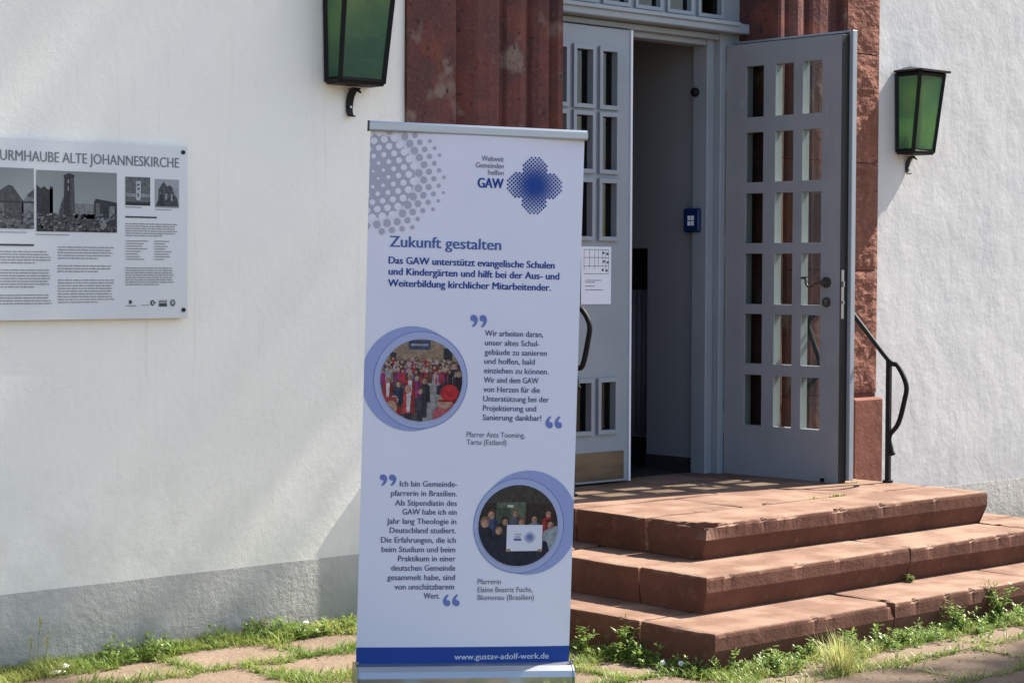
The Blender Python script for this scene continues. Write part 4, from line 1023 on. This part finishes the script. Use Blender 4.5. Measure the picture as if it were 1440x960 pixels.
for _ in range(230000):
    x = rb.uniform(3.3, 9.2); y = rb.uniform(-3.3, -.005)
    if stepside(x, y): continue
    # visible neighbourhood only
    dens = 0
    if x < CX-H3: 
        wlim = .20+.20*patch(x, 0, 2.3, 4)
        dens = max(dens, 1.0 if -y < wlim else 0)
        dens = max(dens, .9*(abs(x-(CX-H3)) < .09+.05*patch(0, y, 3, 2)))
    if x > CX-H3-.1:
        dd = F3-y; wl = .17+.12*patch(x, 1, 2.1, 8)
        dens = max(dens, 1.0 if 0 < dd < wl else 0)
    jd = 9
    for J in JOINTS:
        if J[0] == 'h': jd = min(jd, abs(y-J[1]))
        elif J[2]-.02 < y < J[3]+.02: jd = min(jd, abs(x-J[1]))
    pn = patch(x, y, 1.7, 20)
    jw = (.030+.16*max(0, pn+.05)) if x < 5.7 else (.014+.10*max(0, pn-.10))
    if jd < jw: dens = max(dens, .75 if x < 5.7 else .5)
    if dens == 0 or rb.random() > dens: continue
    dry = min(1, max(0, .25+.7*patch(x, y, 3.1, 40)+rb.uniform(-.25, .35)))
    L_ = rb.uniform(.018, .05)*(1+.5*patch(x, y, 4, 7))
    tall = 1+1.0*max(0, patch(x, y, 5, 60)+.1)*(1 if x < 5.7 and y > -.4 else .4)
    G.blade(x, y, -.014, (max(.02, L_)+.018)*tall, rb.uniform(.0022, .0048), rb.uniform(0, 6.28), rb.uniform(.3, 1.2), dry); n += 1
    if rb.random() < .16: rosette(Wd_, x, y, -.012, rb.uniform(.012, .026), rb.randint(4, 7), .5)
gobj = G.obj("grass", M_GRASS); tag(gobj, "short green grass along the wall foot and in the paving joints", "grass", kind='stuff')
# taller leafy weeds along the wall foot right of the stones and along the step
for _ in range(720):
    if rb.random() < .36: x = rb.uniform(4.2, 5.8); y = rb.uniform(-.22, -.02); s = rb.uniform(.014, .034)
    elif rb.random() < .72: x = rb.uniform(5.95, 8.7); y = F3-abs(rb.gauss(.02, .10)); s = rb.uniform(.012, .034)
    else: x = CX-H3-rb.uniform(.01, .12); y = rb.uniform(F3, -.9); s = rb.uniform(.016, .030)
    if patch(x, 5 if x > 5.95 else y*3, 2, 3) < -.22: continue
    h = rb.uniform(.02, .07)
    for k in range(rb.randint(2, 4)):
        rosette(Wd_, x+rb.uniform(-.02, .02), y+rb.uniform(-.015, .0), -.012+h*k*.4, s, rb.randint(6, 9), .35+.1*k, .8)
wobj = Wd_.obj("ground_weeds", M_WEED); tag(wobj, "small leafy weeds growing among the grass at the foot of wall and steps", "weeds", kind='stuff')

# individual plants
def leafy_plant(x, y, z, h, nst, leafL, label, spread=.35, seed=0, grp=None, lean=(0, 0)):
    r = random.Random(seed); root = empty("leafy_weed", (x, y, z)); tag(root, label, "weed", grp)
    B = Blades(); bm = bmesh.new()
    for s in range(nst):
        a = r.uniform(0, 6.28); sp = spread*r.uniform(.3, 1); hh = h*r.uniform(.6, 1)
        pts = [Vector((x, y, z)), Vector((x+math.cos(a)*sp*hh*.3+lean[0]*hh*.4, y+math.sin(a)*sp*hh*.3+lean[1]*hh*.4, z+hh*.5)), Vector((x+math.cos(a)*sp*hh+lean[0]*hh, y+math.sin(a)*sp*hh+lean[1]*hh, z+hh))]
        sm = smoothpath(pts, 5); tube(bm, sm, .0018, 5)
        for k in range(2, len(sm)):
            for q in range(2):
                aa = k*2.4+q*3.14+r.uniform(-.4, .4); el = r.uniform(-.1, .7)
                d = Vector((math.cos(aa)*math.cos(el), math.sin(aa)*math.cos(el), math.sin(el))); LL = leafL*r.uniform(.6, 1.15)*(1.1-.4*k/len(sm))
                B.leaf(sm[k], d, Vector((0, 0, 1)), LL, LL*.42, r.uniform(.2, 1))
    mobj("stem", bm, M_STRAW, root); 
    o = B.obj("foliage", M_WEED, root); 
    return root
leafy_plant(5.875, -1.46, -.01, .20, 7, .040, "taller leafy weed against the left side of the lowest step", .5, 1)
leafy_plant(5.79, -1.27, -.01, .19, 3, .034, "thin weed stalk beside the banner at the step's left side", .25, 2)
leafy_plant(7.43, -2.00, -.01, .15, 10, .036, "bushy green weed against the lowest step near its right end", .6, 3)
leafy_plant(7.80, -1.97, -.01, .20, 9, .038, "tall leafy weed against the lowest step at the right edge of view", .5, 4)
leafy_plant(7.605, -1.612, .16, .035, 5, .024, "tiny weed sprouting on the lowest step below a block joint", .7, 5)
leafy_plant(7.0, -2.02, -.01, .10, 6, .032, "low weed in front of the lowest step right of the dry tuft", .6, 6)
leafy_plant(6.12, -2.06, -.01, .09, 7, .030, "low weed growing at the front corner of the lowest step", .7, 8)
leafy_plant(6.62, -2.02, -.01, .11, 7, .032, "low weed in front of the lowest step behind the dry tuft", .6, 9)
# small tufts on the landing
for x, y, lab, n_ in ((7.93, -.912, "small grass tuft in the joint of the top step", 60), (8.50, -.57, "small grass tuft by the foot of the open door leaf", 45), (7.75, -.912, "sparse grass in the middle of the top step joint", 24)):
    B = Blades()
    for k in range(n_): B.blade(x+rb.gauss(0, .035), y+rb.uniform(-.006, .006), .474, rb.uniform(.012, .028), .003, rb.uniform(0, 6.28), rb.uniform(.3, 1.1), rb.uniform(0, .7))
    o = B.obj("grass_tuft", M_GRASS); tag(o, lab, "grass tuft")
B = Blades()
for k in range(330):
    a = rb.uniform(0, 6.28); r_ = abs(rb.gauss(0, .035)); B.blade(6.34+math.cos(a)*r_, -2.22+math.sin(a)*r_, -.02, rb.uniform(.09, .215), rb.uniform(.002, .0042), a, rb.uniform(.08, .55), rb.uniform(.3, 1), .6)
for k in range(160):
    a = rb.uniform(0, 6.28); B.blade(6.34+rb.gauss(0, .06), -2.22+rb.gauss(0, .05), -.02, rb.uniform(.04, .10), rb.uniform(.002, .0045), a, rb.uniform(.3, 1), rb.uniform(.2, .8), .6)
o = B.obj("grass_tuft", M_STRAW); tag(o, "tall yellowish dry grass tuft in front of the steps", "grass tuft")
# seed head stalks at the left
for (x, y, h, lab) in ((3.93, -.06, .17, "tallest grass stalk with a seed head at the left wall foot"), (3.945, -.09, .09, "shorter seed head stalk right beside the tallest stalk"), (3.885, -.07, .095, "shorter seed head stalk left of the tallest stalk")):
    r = empty("seed_stalk", (x, y, -.02)); tag(r, lab, "grass stalk")
    bm = bmesh.new(); top = Vector((x+.006, y, h)); tube(bm, smoothpath([(x, y, -.02), (x-.004, y, h*.5), top], 5), .0011, 5); mobj("stalk", bm, M_STRAW, r)
    B = Blades()
    for k in range(40):
        t = k/40; B.blade(top.x+rb.gauss(0, .0015), top.y, top.z-.01+t*.045, rb.uniform(.012, .02), .003, rb.uniform(0, 6.28), .45, rb.uniform(.4, 1))
    B.obj("seed_head", M_STRAW, r)
# pebbles and stones
def pebble(x, y, z, r_, mt, name, label, cat, sq=(1, 1, .6), seed=0):
    bm = bmesh.new(); bmesh.ops.create_icosphere(bm, subdivisions=2, radius=r_)
    for v in bm.verts:
        v.co *= 1+.25*mn.noise(v.co/r_*1.3+Vector((seed, 0, 0))); v.co.x *= sq[0]; v.co.y *= sq[1]; v.co.z *= sq[2]; v.co += Vector((x, y, z))
    o = mobj(name, bm, mt, None); tag(o, label, cat); return o
pebble(3.985, -.165, .014, .018, M_PEB, "pale_stone", "white pebble lying in the grass at the far left", "pebble", (1.3, .9, .7), 1)
pebble(3.93, -.20, .004, .020, M_PEB, "pale_stone", "flat pale chip of plaster beside the leftmost white pebble", "pebble", (1.9, 1, .4), 2)
pebble(4.42, -.19, .014, .015, M_PEB, "pale_stone", "small white pebble between the grass patches under the sign", "pebble", (1.2, .8, .7), 3)
pebble(5.105, -.07, .045, .016, M_PEB, "pale_stone", "white pebble in the weeds just right of the dark stone", "pebble", (1.3, .9, .7), 4)
pebble(5.23, -.09, .038, .013, M_PEB, "pale_stone", "small white pebble among weeds nearest the banner", "pebble", (1.3, .9, .7), 5)
pebble(5.03, -.055, .045, .032, M_ROCK, "rough_stone", "dark rounded stone standing in weeds at the wall foot", "stone", (1.0, .6, 1.0), 6)
# two daisies
for x, y, lab in ((5.80, -1.74, "small white daisy nearer the banner foot"), (5.842, -1.80, "small white daisy nearer the step corner")):
    r = empty("daisy", (x, y, 0)); tag(r, lab, "flower")
    bm = bmesh.new(); tube(bm, [(x, y, -.02), (x, y, .03)], .001, 5); mobj("stem", bm, M_GRASS, r)
    bm = bmesh.new(); c0 = bm.verts.new((x, y, .032)); prev = None; R_ = []
    dd = Vector((-.5, -.7, .5)).normalized(); s1 = dd.cross(Vector((0, 0, 1))).normalized(); s2 = s1.cross(dd)
    c0.co = Vector((x, y, .032))+dd*.002
    for k in range(24):
        a = 2*math.pi*k/24; rr2 = .013 if k % 2 else .0085; R_.append(bm.verts.new(Vector((x, y, .032))+(s1*math.cos(a)+s2*math.sin(a))*rr2))
    for k in range(24): bm.faces.new((c0, R_[k], R_[(k+1) % 24]))
    mobj("petals", bm, M_PEB, r)
    bm = bmesh.new(); bmesh.ops.create_icosphere(bm, subdivisions=1, radius=.003, matrix=Matrix.Translation(Vector((x, y, .032))+dd*.002)); mobj("flower_centre", bm, flat((.6, .45, .05)), r)

# ---------------------------------------------------------------- tree standing off to the right
tree = empty("tree", (20.6, -6.7, 0)); tag(tree, "tall leafy tree standing beyond the right edge of the photograph", "tree")
bm = bmesh.new()
base = Vector((20.6, -6.7, -.1))
tube(bm, smoothpath([base, base+Vector((.1, .1, 5)), base+Vector((-.1, .2, 11)), base+Vector((0, .9, 17))], 5), [.45-.018*k for k in range(16)], 10); mobj("trunk", bm, M_BARK, tree)
LOBES = [((20, -1.05, 19.35), (2.6, 1.75, 3.0), 9500), ((20.2, -5.62, 13.8), (1.7, 1.4, 1.8), 4200)]  # unseen crown, lobes shaped to shade the left wall and front ground
for (c, r, n_), top in zip(LOBES, ((0, .9, 17), (0, .2, 11))):
    bm = bmesh.new(); s0 = base+Vector(top)
    for k in range(5):
        e_ = Vector(c)+Vector((rb.uniform(-1, 1)*r[0]*.5, rb.uniform(-1, 1)*r[1]*.5, rb.uniform(-.6, .6)*r[2]))
        tube(bm, [s0, (s0+e_)/2+Vector((0, 0, .3)), e_], [.14, .08, .03], 6)
    mobj("limb", bm, M_BARK, tree)
    B = Blades()
    for k in range(n_):
        while True:
            q = Vector((rb.uniform(-1, 1), rb.uniform(-1, 1), rb.uniform(-1, 1)))
            if q.length < 1+.22*mn.noise(q*2.2+Vector(c)) and (c[2] < 15 or c[1]+q.y*r[1] > -.14*(c[0]+q.x*r[0]-4.6)-.16+.1*mn.noise(q*3)): break
        d = Vector((rb.gauss(0, 1), rb.gauss(0, 1), rb.gauss(0, 1)))
        B.leaf(Vector((c[0]+q.x*r[0], c[1]+q.y*r[1], c[2]+q.z*r[2])), d, Vector((.2, .1, 1)), rb.uniform(.10, .2), rb.uniform(.06, .12), rb.random())
    B.obj("crown", M_TREEL, tree)
